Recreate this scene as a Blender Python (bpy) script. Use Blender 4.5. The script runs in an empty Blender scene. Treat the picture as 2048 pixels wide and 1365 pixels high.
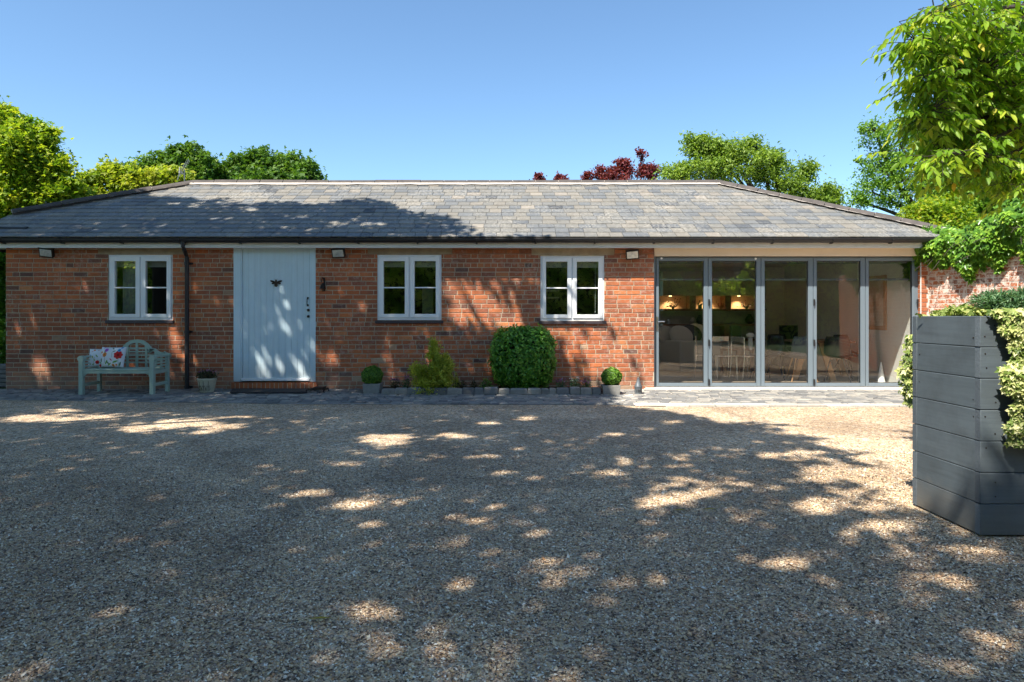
import bpy, math, random
import numpy as np
from mathutils import Vector, Matrix
random.seed(7); rs = np.random.RandomState(11)
C = bpy.context.scene.collection
R = math.radians
sc = bpy.context.scene
# ------------------------------------------------------------ camera
F = 1365.33; CAMZ = 1.2; HY = 633.0; W = 11.28          # focal length in photo px, eye height, horizon row, facade distance
cd = bpy.data.cameras.new('camera'); cam = bpy.data.objects.new('camera', cd); C.objects.link(cam)
cam.location = (0, 0, CAMZ); cam.rotation_euler = (R(90), 0, 0)
cd.lens = 24; cd.sensor_width = 36; cd.shift_y = -(682.5-HY)/2048.0; cd.clip_start = .05; cd.clip_end = 3000
sc.camera = cam
# ------------------------------------------------------------ sky and sun
EL, AZ = 55.0, 35.0                                       # sun height, and its swing to the left of straight behind the viewer
S = Vector((-math.sin(R(AZ))*math.cos(R(EL)), -math.cos(R(AZ))*math.cos(R(EL)), math.sin(R(EL))))
wd = bpy.data.worlds.new('World'); sc.world = wd; wd.use_nodes = True
nt = wd.node_tree; bg = nt.nodes['Background']
sky = nt.nodes.new('ShaderNodeTexSky'); sky.sky_type = 'NISHITA'; sky.sun_disc = False
sky.sun_elevation = R(EL); sky.sun_rotation = math.atan2(S.x, S.y)
sky.air_density = .9; sky.dust_density = .5; sky.ozone_density = 4.6
tone = nt.nodes.new('ShaderNodeMix'); tone.data_type = 'RGBA'; tone.blend_type = 'MULTIPLY'; tone.inputs[0].default_value = 1; tone.inputs[7].default_value = (.90, .985, .95, 1)
nt.links.new(sky.outputs[0], tone.inputs[6]); nt.links.new(tone.outputs[2], bg.inputs[0]); bg.inputs[1].default_value = .118
sd = bpy.data.lights.new('sun', 'SUN'); sd.energy = 5.0; sd.angle = R(.53); sd.color = (1, .93, .82)
so = bpy.data.objects.new('sun', sd); C.objects.link(so); so.location = (-8, -10, 20)
so.rotation_euler = S.to_track_quat('Z', 'Y').to_euler()
sc.view_settings.view_transform = 'Standard'; sc.view_settings.look = 'None'
sc.view_settings.exposure = 1.08; sc.view_settings.gamma = 1
sc.render.engine = 'CYCLES'
sc.cycles.max_bounces = 8; sc.cycles.transparent_max_bounces = 16; sc.cycles.caustics_reflective = False
sc.cycles.caustics_refractive = False; sc.cycles.use_denoising = True

# ------------------------------------------------------------ helpers
def pt(px, py, d):
    return Vector(((px-1024)/F*d, d, CAMZ+(HY-py)/F*d))
def wx(px, d=W): return (px-1024)/F*d
def wz(py, d=W): return CAMZ+(HY-py)/F*d

def tag(o, label=None, cat=None, group=None, kind=None):
    if label: o['label'] = label
    if cat: o['category'] = cat
    if group: o['group'] = group
    if kind: o['kind'] = kind
    return o
def empty(name, loc, label=None, cat=None, group=None):
    o = bpy.data.objects.new(name, None); C.objects.link(o); o.location = loc; o.empty_display_size = .1
    return tag(o, label, cat, group)
def wloc(o):
    v = Vector((0, 0, 0))
    while o: v += o.location; o = o.parent
    return v
def mesh_obj(name, V, faces, mats, parent=None, mi=None, attrs=None, smooth=False, own=True):
    """V (n,3) world coords, faces list of tuples or (n,k) array"""
    V = np.asarray(V, dtype=np.float64).reshape(-1, 3)
    me = bpy.data.meshes.new(name)
    if own and len(V):
        lo, hi = V.min(0), V.max(0); base = np.array([(lo[0]+hi[0])/2, (lo[1]+hi[1])/2, lo[2]])
    else: base = np.zeros(3)
    Vl = V-base
    if isinstance(faces, np.ndarray):
        n, k = faces.shape
        me.vertices.add(len(V)); me.vertices.foreach_set('co', Vl.astype(np.float32).ravel())
        me.loops.add(n*k); me.loops.foreach_set('vertex_index', faces.astype(np.int32).ravel())
        me.polygons.add(n); me.polygons.foreach_set('loop_start', np.arange(0, n*k, k, dtype=np.int32))
        me.polygons.foreach_set('loop_total', np.full(n, k, dtype=np.int32))
        me.update(calc_edges=True)
    else:
        me.from_pydata([tuple(v) for v in Vl], [], faces)
    for m in (mats if isinstance(mats, (list, tuple)) else [mats]): me.materials.append(m)
    if mi is not None: me.polygons.foreach_set('material_index', np.asarray(mi, dtype=np.int32))
    if attrs:
        for an, (dom, typ, data) in attrs.items():
            a = me.attributes.new(an, typ, dom)
            if typ == 'FLOAT': a.data.foreach_set('value', np.asarray(data, dtype=np.float32).ravel())
            else: a.data.foreach_set('color', np.asarray(data, dtype=np.float32).ravel())
    if smooth: me.polygons.foreach_set('use_smooth', np.ones(len(me.polygons), dtype=bool))
    me.update()
    o = bpy.data.objects.new(name, me); C.objects.link(o)
    off = Vector(base)
    if parent: o.parent = parent; off = off-wloc(parent)
    o.location = off
    return o

class MB:
    def __init__(s): s.v = []; s.f = []; s.m = []; s.r = []
    def add(s, vs, fs, m=0, r=0.5):
        b = len(s.v); s.v += [tuple(v) for v in vs]; s.f += [tuple(i+b for i in f) for f in fs]; s.m += [m]*len(fs)
        s.r += [r]*len(vs); return s
    def box(s, x0, x1, y0, y1, z0, z1, m=0, r=.5, M=None):
        vs = [Vector(p) for p in ((x0,y0,z0),(x1,y0,z0),(x1,y1,z0),(x0,y1,z0),(x0,y0,z1),(x1,y0,z1),(x1,y1,z1),(x0,y1,z1))]
        if M is not None: vs = [M @ v for v in vs]
        return s.add(vs, [(0,3,2,1),(4,5,6,7),(0,1,5,4),(1,2,6,5),(2,3,7,6),(3,0,4,7)], m, r)
    def tube(s, pts, rad, n=8, m=0, r=.5, cap=True):
        pts = [Vector(p) for p in pts]; k = len(pts)
        rads = rad if isinstance(rad, (list, tuple)) else [rad]*k
        vs = []; fs = []
        for i, p in enumerate(pts):
            t = (pts[min(i+1, k-1)]-pts[max(i-1, 0)]).normalized()
            a = t.cross(Vector((0,0,1)) if abs(t.z) < .9 else Vector((1,0,0))).normalized(); b = t.cross(a)
            for j in range(n):
                w = 2*math.pi*j/n; vs.append(p+(a*math.cos(w)+b*math.sin(w))*rads[i])
        for i in range(k-1):
            for j in range(n):
                fs.append((i*n+j, i*n+(j+1) % n, (i+1)*n+(j+1) % n, (i+1)*n+j))
        if cap: fs.append(tuple(range(n))); fs.append(tuple(reversed(range((k-1)*n, k*n))))
        return s.add(vs, fs, m, r)
    def lathe(s, prof, c, n=24, m=0, r=.5, sq=None):
        vs = []; fs = []; k = len(prof)
        for (rad, z) in prof:
            for j in range(n):
                w = 2*math.pi*j/n; vs.append((c[0]+rad*math.cos(w), c[1]+rad*math.sin(w), c[2]+z))
        for i in range(k-1):
            for j in range(n): fs.append((i*n+j, i*n+(j+1) % n, (i+1)*n+(j+1) % n, (i+1)*n+j))
        fs.append(tuple(reversed(range(n)))); fs.append(tuple(range((k-1)*n, k*n)))
        return s.add(vs, fs, m, r)
    def prism(s, poly, y0, y1, m=0, r=.5):
        """outline in XZ given thickness along Y"""
        n = len(poly); vs = [(x, y0, z) for x, z in poly]+[(x, y1, z) for x, z in poly]
        fs = [tuple(range(n)), tuple(reversed(range(n, 2*n)))]+[(i, i+n, (i+1) % n+n, (i+1) % n) for i in range(n)]
        return s.add(vs, fs, m, r)
    def build(s, name, mats, parent=None, bevel=0, smooth=False, seg=2):
        o = mesh_obj(name, s.v, s.f, mats, parent, mi=s.m, attrs={'rnd': ('POINT', 'FLOAT', s.r)})
        if smooth:
            for p in o.data.polygons: p.use_smooth = True
        if bevel:
            b = o.modifiers.new('bevel', 'BEVEL'); b.width = bevel; b.segments = seg; b.limit_method = 'ANGLE'; b.angle_limit = R(35)
        if smooth or bevel:
            try:
                for p in o.data.polygons: p.use_smooth = True
                e = o.data.attributes.get('sharp_edge')
                o.data.set_sharp_from_angle(angle=R(38))
            except Exception: pass
        return o

# ------------------------------------------------------------ materials
def newmat(name):
    m = bpy.data.materials.new(name); m.use_nodes = True; t = m.node_tree
    return m, t, t.nodes['Principled BSDF']
def N(t, k, **kw):
    n = t.nodes.new('ShaderNode'+k)
    for a, b in kw.items(): setattr(n, a, b)
    return n
def ramp(t, stops, interp='LINEAR'):
    n = N(t, 'ValToRGB'); e = n.color_ramp.elements; n.color_ramp.interpolation = interp
    while len(e) < len(stops): e.new(.5)
    for i, (p, c) in enumerate(stops): e[i].position = p; e[i].color = (*c, 1) if len(c) == 3 else c
    return n
def noise(t, scale, detail=4, rough=.6, vec=None, dist=0):
    n = N(t, 'TexNoise'); n.inputs['Scale'].default_value = scale; n.inputs['Detail'].default_value = detail
    n.inputs['Roughness'].default_value = rough; n.inputs['Distortion'].default_value = dist
    if vec is not None: t.links.new(vec, n.inputs['Vector'])
    return n
def wpos(t):
    return N(t, 'NewGeometry').outputs['Position']
def mix(t, a, b, fac, mode='MIX'):
    n = N(t, 'Mix', data_type='RGBA', blend_type=mode); n.clamp_factor = True
    for i, v in ((0, fac), (6, a), (7, b)):
        if hasattr(v, 'links'): t.links.new(v, n.inputs[i])
        else: n.inputs[i].default_value = v if i == 0 else (*v, 1)
    return n.outputs[2]
def mth(t, op, a, b=0.0, c=None):
    n = N(t, 'Math', operation=op)
    for i, v in enumerate((a, b) if c is None else (a, b, c)):
        if hasattr(v, 'links'): t.links.new(v, n.inputs[i])
        else: n.inputs[i].default_value = v
    return n.outputs[0]
def bump(t, b, h, strength=.5, dist=.01, nrm=None):
    n = N(t, 'Bump'); n.inputs['Strength'].default_value = strength; n.inputs['Distance'].default_value = dist
    t.links.new(h, n.inputs['Height'])
    if nrm is not None: t.links.new(nrm, n.inputs['Normal'])
    t.links.new(n.outputs[0], b.inputs['Normal']); return n.outputs[0]
def simple(name, c1, c2=None, rough=.5, scale=20, metal=0, bs=.15, bd=.003, spec=.5, coat=0, obj=False):
    m, t, b = newmat(name); c2 = c2 or tuple(x*.8 for x in c1)
    vec = N(t, 'TexCoord').outputs['Object'] if obj else wpos(t)
    n = noise(t, scale, 6, .65, vec)
    r = ramp(t, [(.3, c1), (.7, c2)]); t.links.new(n.outputs[0], r.inputs[0]); t.links.new(r.outputs[0], b.inputs['Base Color'])
    b.inputs['Roughness'].default_value = rough; b.inputs['Metallic'].default_value = metal
    b.inputs['Specular IOR Level'].default_value = spec
    if bs: bump(t, b, n.outputs[0], bs, bd)
    return m
def attr(t, name): n = N(t, 'Attribute'); n.attribute_name = name; return n
def leafmat(name, stops, trans=.35, rough=.45, tcol=None):
    m, t, b = newmat(name); a = attr(t, 'rnd')
    r = ramp(t, stops); t.links.new(a.outputs['Fac'], r.inputs[0])
    n = noise(t, 9, 3, .6, wpos(t)); col = mix(t, r.outputs[0], (.5, .5, .5), 0.0)
    hsv = N(t, 'HueSaturation'); t.links.new(r.outputs[0], hsv.inputs['Color'])
    t.links.new(mth(t, 'MULTIPLY_ADD', n.outputs[0], .7, .65), hsv.inputs['Value'])
    t.links.new(hsv.outputs[0], b.inputs['Base Color']); b.inputs['Roughness'].default_value = rough
    b.inputs['Specular IOR Level'].default_value = .35
    tr = N(t, 'BsdfTranslucent')
    tint = mix(t, hsv.outputs[0], tcol or (1.25, 1.3, .5), 1.0, 'MULTIPLY'); t.links.new(tint, tr.inputs[0])
    ms = N(t, 'MixShader'); ms.inputs[0].default_value = trans
    t.links.new(b.outputs[0], ms.inputs[1]); t.links.new(tr.outputs[0], ms.inputs[2])
    t.links.new(ms.outputs[0], t.nodes['Material Output'].inputs[0]); return m

def brickmat(name, white=.35, base_grime=True, seed=0.0, th=(.50, .64, .38, .66), fade=False):
    m, t, b = newmat(name); a = attr(t, 'rnd').outputs['Fac']; P = wpos(t)
    r = ramp(t, [(0, (.15, .075, .06)), (.05, (.22, .095, .065)), (.18, (.34, .11, .058)), (.5, (.50, .145, .055)),
                 (.78, (.60, .185, .065)), (.93, (.66, .26, .10)), (1, (.50, .32, .20))])
    t.links.new(a, r.inputs[0])
    off = N(t, 'VectorMath', operation='ADD'); t.links.new(P, off.inputs[0]); off.inputs[1].default_value = (seed, 0, 0)
    V = off.outputs[0]
    n1 = noise(t, 45, 8, .75, V); n2 = noise(t, 1.1, 5, .6, V); n3 = noise(t, 14, 8, .75, V)
    c = mix(t, r.outputs[0], (.10, .05, .035), mth(t, 'MULTIPLY', mth(t, 'SUBTRACT', n1.outputs[0], .5), 1.6))
    d = ramp(t, [(.42, (0, 0, 0)), (.62, (1, 1, 1))]); t.links.new(noise(t, .8, 4, .6, V).outputs[0], d.inputs[0])
    c = mix(t, c, (.13, .075, .055), mth(t, 'MULTIPLY', d.outputs[0], .55))
    # lime bloom
    mk = ramp(t, [(th[0], (0, 0, 0)), (th[1], (1, 1, 1))]); t.links.new(n3.outputs[0], mk.inputs[0])
    mk2 = ramp(t, [(th[2], (0, 0, 0)), (th[3], (1, 1, 1))]); t.links.new(n2.outputs[0], mk2.inputs[0])
    f = mth(t, 'MULTIPLY', mk.outputs[0], mth(t, 'MULTIPLY', mth(t, 'ADD', mk2.outputs[0], .15), white))
    if fade:                                        # the limewash survives only at the far, sheltered end of the wall
        zz = N(t, 'SeparateXYZ'); t.links.new(P, zz.inputs[0]); g_ = N(t, 'MapRange'); g_.inputs[1].default_value = 8.2; g_.inputs[2].default_value = 9.6; g_.inputs[3].default_value = .12; t.links.new(zz.outputs[1], g_.inputs[0]); f = mth(t, 'MULTIPLY', f, g_.outputs[0])
    c = mix(t, c, (.62, .52, .46), f)
    if base_grime:
        z = N(t, 'SeparateXYZ'); t.links.new(P, z.inputs[0])
        g = N(t, 'MapRange'); g.inputs[1].default_value = .38; g.inputs[2].default_value = .05; t.links.new(mth(t, 'ADD', z.outputs[2], mth(t, 'MULTIPLY_ADD', n2.outputs[0], .6, -.3)), g.inputs[0])
        lx = N(t, 'MapRange'); lx.inputs[1].default_value = 3; lx.inputs[2].default_value = -7; lx.inputs[3].default_value = .35; lx.inputs[4].default_value = .8; t.links.new(z.outputs[0], lx.inputs[0])
        c = mix(t, c, (.30, .235, .18), mth(t, 'MULTIPLY', mth(t, 'MULTIPLY', g.outputs[0], lx.outputs[0]), mth(t, 'MULTIPLY_ADD', n3.outputs[0], 1.2, .1)))
    t.links.new(c, b.inputs['Base Color']); b.inputs['Roughness'].default_value = .85; b.inputs['Specular IOR Level'].default_value = .25
    bump(t, b, mth(t, 'ADD', n1.outputs[0], mth(t, 'MULTIPLY', n3.outputs[0], .8)), .6, .007); return m
M = {}
M['brick'] = brickmat('brick', .42)
M['brick_old'] = brickmat('old_brick', 1.0, False, 31.0, (.46, .58, .2, .45), True)
M['brick_step'] = brickmat('step_brick', .1, False, 5)
M['mortar'] = simple('mortar', (.58, .50, .37), (.36, .30, .22), .95, 9, bs=.5, bd=.006)
M['mortar_pale'] = simple('lime_mortar', (.72, .66, .58), (.5, .44, .38), .95, 14, bs=.6, bd=.008)
M['lintel'] = simple('stone_lintel', (.42, .33, .22), (.27, .20, .13), .9, 6, bs=.3, bd=.004)
M['white'] = simple('white_window_paint', (.88, .90, .92), (.84, .86, .88), .38, 3, bs=.03)
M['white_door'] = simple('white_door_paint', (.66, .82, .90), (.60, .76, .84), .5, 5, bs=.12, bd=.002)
M['fascia'] = simple('fascia_paint', (.74, .74, .70), (.64, .64, .60), .6, 6, bs=.1)
M['cream'] = simple('cream_beam_paint', (.80, .66, .50), (.74, .60, .45), .7, 4, bs=.1)
M['black'] = simple('black_gutter_plastic', (.012, .012, .014), (.02, .02, .022), .5, 12, bs=.05)
M['iron'] = simple('dark_iron', (.02, .018, .016), (.05, .035, .025), .55, 30, metal=.6, bs=.3)
M['alu'] = simple('grey_aluminium', (.16, .205, .24), (.145, .185, .22), .36, 2, metal=.0, bs=0, spec=.5)
M['sill'] = simple('dark_tile_sill', (.035, .028, .035), (.06, .045, .05), .5, 20)
M['steel'] = simple('steel', (.55, .55, .55), (.45, .45, .45), .3, 20, metal=1, bs=0)
M['bench'] = simple('sage_green_paint', (.38, .50, .42), (.32, .43, .365), .55, 14, bs=.15, bd=.002)
M['concrete'] = simple('grey_concrete', (.30, .29, .27), (.22, .215, .20), .85, 22, bs=.3, bd=.004)
M['rubber'] = simple('black_rubber_mat', (.012, .012, .014), (.03, .03, .032), .85, 160, bs=.9, bd=.01)
M['soil'] = simple('dark_soil', (.045, .03, .02), (.02, .014, .01), .95, 60, bs=1, bd=.02)
M['bark'] = simple('bark', (.075, .06, .045), (.04, .032, .025), .9, 18, bs=.9, bd=.03)
M['zinc'] = simple('aged_zinc', (.17, .19, .205), (.10, .115, .13), .5, 15, metal=.35, bs=.2)
M['lensglass'] = simple('lamp_reflector', (.75, .73, .66), (.5, .49, .42), .25, 30, metal=.3, bs=.1)

def glass(name, tint=(.8, .86, .84), ior=1.5, boost=1.35):
    m, t, b = newmat(name); t.nodes.remove(b)
    tr = N(t, 'BsdfTransparent'); tr.inputs[0].default_value = (*tint, 1)
    gl = N(t, 'BsdfGlossy'); gl.inputs['Roughness'].default_value = 0.0; gl.inputs[0].default_value = (1, 1, 1, 1)
    P = wpos(t); nn = noise(t, 1.6, 2, .5, P); bn = N(t, 'Bump'); bn.inputs['Strength'].default_value = .05; bn.inputs['Distance'].default_value = .02
    t.links.new(nn.outputs[0], bn.inputs['Height']); t.links.new(bn.outputs[0], gl.inputs['Normal'])
    fr = N(t, 'Fresnel'); fr.inputs[0].default_value = ior
    front = mth(t, 'SUBTRACT', 1.0, N(t, 'NewGeometry').outputs['Backfacing'])
    ms = N(t, 'MixShader'); t.links.new(mth(t, 'MULTIPLY', mth(t, 'MULTIPLY', fr.outputs[0], boost), front), ms.inputs[0])
    t.links.new(tr.outputs[0], ms.inputs[1]); t.links.new(gl.outputs[0], ms.inputs[2])
    t.links.new(ms.outputs[0], t.nodes['Material Output'].inputs[0]); return m
M['glass'] = glass('door_glass', (.975, .98, .965), 1.5, 2.1)
M['glass2'] = glass('window_glass', (.85, .88, .86), 1.5, 3.2)

def gravel_stops():
    return [(0, (.05, .038, .028)), (.12, (.16, .105, .065)), (.25, (.42, .31, .235)), (.37, (.82, .57, .36)), (.47, (.35, .275, .225)),
            (.60, (.80, .57, .31)), (.72, (.86, .72, .50)), (.80, (.52, .27, .11)), (.90, (.94, .86, .68)), (1, (1.0, .97, .88))]
def gravelmat():
    m, t, b = newmat('gravel'); P = wpos(t)
    v = N(t, 'TexVoronoi', voronoi_dimensions='2D'); v.inputs['Scale'].default_value = 88; t.links.new(P, v.inputs['Vector'])
    v2 = N(t, 'TexVoronoi', voronoi_dimensions='2D'); v2.inputs['Scale'].default_value = 34; t.links.new(P, v2.inputs['Vector'])
    s1 = N(t, 'SeparateColor'); t.links.new(v.outputs['Color'], s1.inputs[0]); s2 = N(t, 'SeparateColor'); t.links.new(v2.outputs['Color'], s2.inputs[0])
    r1 = ramp(t, gravel_stops()); t.links.new(s1.outputs[0], r1.inputs[0]); r2 = ramp(t, gravel_stops()); t.links.new(s2.outputs[0], r2.inputs[0])
    c = mix(t, r1.outputs[0], r2.outputs[0], .38)
    big = noise(t, .5, 8, .65, P, 1.2); bm = ramp(t, [(.35, (.66, .63, .60)), (.62, (1.12, 1.1, 1.06))]); t.links.new(big.outputs[0], bm.inputs[0])
    c = mix(t, c, bm.outputs[0], 1.0, 'MULTIPLY')
    t.links.new(c, b.inputs['Base Color']); b.inputs['Roughness'].default_value = .75
    h = mth(t, 'ADD', mth(t, 'MULTIPLY', v.outputs['Distance'], -1.0), mth(t, 'MULTIPLY', v2.outputs['Distance'], -.9))
    bump(t, b, h, .9, .012); return m
M['gravel'] = gravelmat()
def pebblemat():
    m, t, b = newmat('pebble'); r = ramp(t, gravel_stops()); t.links.new(attr(t, 'rnd').outputs['Fac'], r.inputs[0])
    big = noise(t, .5, 8, .65, wpos(t), 1.2); bm = ramp(t, [(.35, (.66, .63, .60)), (.62, (1.12, 1.1, 1.06))]); t.links.new(big.outputs[0], bm.inputs[0])
    t.links.new(mix(t, r.outputs[0], bm.outputs[0], 1.0, 'MULTIPLY'), b.inputs['Base Color']); b.inputs['Roughness'].default_value = .42; return m
M['pebble'] = pebblemat()
def slatemat():
    m, t, b = newmat('slate'); P = wpos(t); r = ramp(t, [(0, (.05, .054, .06)), (.2, (.10, .108, .116)), (.38, (.135, .142, .146)), (.5, (.155, .152, .14)), (.7, (.18, .167, .142)), (.88, (.215, .19, .158)), (1, (.30, .27, .225))])
    t.links.new(attr(t, 'rnd').outputs['Fac'], r.inputs[0])
    n = noise(t, 22, 8, .75, P); n2 = noise(t, 1.3, 4, .6, P)
    k = ramp(t, [(.48, (0, 0, 0)), (.60, (1, 1, 1))]); t.links.new(n.outputs[0], k.inputs[0])
    k2 = ramp(t, [(.4, (.1, .1, .1)), (.65, (1, 1, 1))]); t.links.new(n2.outputs[0], k2.inputs[0])
    c = mix(t, r.outputs[0], (.40, .375, .33), mth(t, 'MULTIPLY', mth(t, 'MULTIPLY', k.outputs[0], k2.outputs[0]), .7))
    n4 = noise(t, 7, 8, .75, P); k4 = ramp(t, [(.55, (0, 0, 0)), (.7, (1, 1, 1))]); t.links.new(n4.outputs[0], k4.inputs[0]); c = mix(t, c, (.055, .052, .045), mth(t, 'MULTIPLY', k4.outputs[0], .6))
    t.links.new(c, b.inputs['Base Color']); b.inputs['Roughness'].default_value = .6; b.inputs['Specular IOR Level'].default_value = .4
    bump(t, b, n.outputs[0], .35, .004); return m
M['slate'] = slatemat()
M['slate_plain'] = simple('plain_slate', (.05, .05, .05), (.03, .03, .035), .6, 5)
M['ridge'] = simple('ridge_tile_clay', (.095, .08, .072), (.05, .043, .04), .8, 7, bs=.4, bd=.006)
def attrmat(name, stops, rough=.8, scale=25, bs=.4, bd=.006, spec=.3):
    m, t, b = newmat(name); r = ramp(t, stops); t.links.new(attr(t, 'rnd').outputs['Fac'], r.inputs[0])
    n = noise(t, scale, 6, .7, wpos(t)); c = mix(t, r.outputs[0], (.03, .03, .03), mth(t, 'MULTIPLY', mth(t, 'SUBTRACT', n.outputs[0], .45), 1.3))
    t.links.new(c, b.inputs['Base Color']); b.inputs['Roughness'].default_value = rough; b.inputs['Specular IOR Level'].default_value = spec
    bump(t, b, n.outputs[0], bs, bd); return m
M['sett'] = attrmat('stone_sett', [(0, (.14, .14, .14)), (.3, (.20, .20, .195)), (.6, (.26, .25, .23)), (.85, (.31, .29, .255)), (1, (.38, .355, .31))], .7, 14)
M['timber'] = attrmat('slate_grey_timber_paint', [(0, (.082, .103, .116)), (.5, (.098, .121, .136)), (.8, (.112, .136, .152)), (1, (.13, .155, .175))], .5, 4, .12, .003)
def grained(mat, sc3, amt, dark, zlow=None):
    t = mat.node_tree; b = t.nodes['Principled BSDF']; src = b.inputs['Base Color'].links[0].from_socket
    mp = N(t, 'Mapping'); mp.inputs['Scale'].default_value = sc3; t.links.new(wpos(t), mp.inputs[0]); n = noise(t, 1.0, 8, .7, mp.outputs[0], .4)
    f = mth(t, 'MULTIPLY', mth(t, 'SUBTRACT', n.outputs[0], .42), amt); c = mix(t, src, dark, f)
    if zlow:
        z = N(t, 'SeparateXYZ'); t.links.new(wpos(t), z.inputs[0]); g = N(t, 'MapRange'); g.inputs[1].default_value = zlow[1]; g.inputs[2].default_value = zlow[0]
        n2 = noise(t, 9, 6, .7, wpos(t)); t.links.new(mth(t, 'ADD', z.outputs[2], mth(t, 'MULTIPLY_ADD', n2.outputs[0], .3, -.15)), g.inputs[0]); c = mix(t, c, zlow[2], mth(t, 'MULTIPLY', g.outputs[0], .45))
    t.links.new(c, b.inputs['Base Color'])
grained(M['timber'], (2.5, 2.5, 55), 1.2, (.03, .037, .043), (0, .22, (.17, .145, .11)))
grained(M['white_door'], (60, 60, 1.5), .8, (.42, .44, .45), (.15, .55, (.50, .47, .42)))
for nm, st, tr, ro in (
    ('leaf_acer', [(0, (.10, .20, .025)), (.35, (.19, .32, .03)), (.65, (.36, .45, .04)), (.9, (.52, .50, .05)), (1, (.6, .42, .07))], .5, .5),
    ('leaf_yellow', [(0, (.13, .24, .03)), (.5, (.32, .40, .045)), (1, (.52, .50, .07))], .5, .5),
    ('leaf_oak', [(0, (.05, .11, .02)), (.5, (.10, .20, .03)), (1, (.19, .30, .045))], .4, .5),
    ('leaf_cherry', [(0, (.10, .17, .03)), (.5, (.20, .31, .05)), (1, (.36, .46, .09))], .45, .45),
    ('leaf_purple', [(0, (.09, .02, .028)), (.5, (.19, .035, .045)), (1, (.32, .08, .09))], .4, .5),
    ('leaf_ash', [(0, (.08, .17, .02)), (.4, (.17, .32, .025)), (.75, (.34, .48, .04)), (.93, (.52, .56, .07)), (1, (.6, .42, .07))], .5, .42),
    ('leaf_fine', [(0, (.08, .18, .03)), (.5, (.16, .31, .045)), (1, (.30, .46, .07))], .45, .5),
    ('leaf_ivy', [(0, (.05, .13, .02)), (.5, (.13, .28, .03)), (.85, (.28, .45, .05)), (1, (.48, .58, .10))], .3, .3),
    ('leaf_hedge', [(0, (.10, .22, .03)), (.4, (.34, .52, .09)), (.75, (.66, .80, .22)), (1, (.9, .95, .5))], .7, .4),
    ('leaf_varieg', [(0, (.08, .14, .025)), (.35, (.22, .30, .07)), (.65, (.50, .52, .20)), (1, (.76, .73, .44))], .25, .45),
    ('leaf_box', [(0, (.06, .14, .02)), (.5, (.12, .26, .03)), (1, (.27, .44, .06))], .35, .4),
    ('leaf_laurel', [(0, (.05, .16, .025)), (.5, (.11, .31, .04)), (1, (.28, .52, .08))], .35, .3),
    ('leaf_conifer', [(0, (.2, .26, .035)), (.5, (.42, .47, .06)), (1, (.65, .64, .12))], .4, .55),
    ('leaf_rosemary', [(0, (.04, .11, .04)), (.5, (.09, .19, .08)), (1, (.20, .32, .15))], .2, .5),
    ('leaf_shade', [(0, (.03, .08, .014)), (.5, (.07, .15, .02)), (1, (.15, .24, .035))], .3, .45),
    ('flower_pink', [(0, (.35, .06, .25)), (.5, (.45, .15, .4)), (1, (.6, .35, .55))], .2, .5),
    ('flower_white', [(0, (.6, .6, .62)), (1, (.8, .8, .8))], .2, .5)):
    M[nm] = leafmat(nm, st, tr, ro)

# ------------------------------------------------------------ foliage
def unit(a): return a/np.maximum(np.linalg.norm(a, axis=1, keepdims=True), 1e-9)
def leaf_arrays(P, L, wr=.45, nrm=None, up=.6, droop=.2, shape='leaf', r=None, fold=.18):
    """one folded blade per point; shape 'palm' has three lobes"""
    n = len(P); L = np.broadcast_to(np.asarray(L, float), (n,))[:, None]*rs.uniform(.7, 1.2, (n, 1))
    nn = rs.normal(size=(n, 3))*.75
    if nrm is None: nn[:, 2] += up*1.6
    else: nn = nn*.55+nrm*1.25; nn[:, 2] += up*.6
    nn = unit(nn)
    ax = rs.normal(size=(n, 3)); ax[:, 2] -= droop*2.2; ax = ax-(ax*nn).sum(1, keepdims=True)*nn; ax = unit(ax)
    sd = np.cross(nn, ax); out = []; rr = rs.rand(n) if r is None else r
    lobes = [(0, 1)] if shape == 'leaf' else [(-1.0, .78), (0, 1), (1.0, .78)]
    V = []; Fc = []; RR = []
    for k, (ang, sc_) in enumerate(lobes):
        a2 = ax*math.cos(ang)+sd*math.sin(ang); s2 = -ax*math.sin(ang)+sd*math.cos(ang)
        l = L*sc_; w = l*wr*(.5 if shape == 'leaf' else .42)
        v = np.stack([P, P+a2*l*.42+s2*w+nn*w*fold*2, P+a2*l-nn*l*.10, P+a2*l*.42-s2*w+nn*w*fold*2], 1)
        V.append(v.reshape(-1, 3)); RR.append(np.repeat(rr, 4))
    base = 0; V = np.concatenate(V); m = n*len(lobes)
    idx = np.arange(m)[:, None]*4
    Fc = np.concatenate([idx+np.array([[0, 1, 2]]), idx+np.array([[0, 2, 3]])])
    return V, Fc, np.concatenate(RR)
def foliage(name, P, L, mat, parent=None, **kw):
    V, Fc, r = leaf_arrays(P, L, **kw)
    return mesh_obj(name, V, Fc, mat, parent, attrs={'rnd': ('POINT', 'FLOAT', r)})
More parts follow.
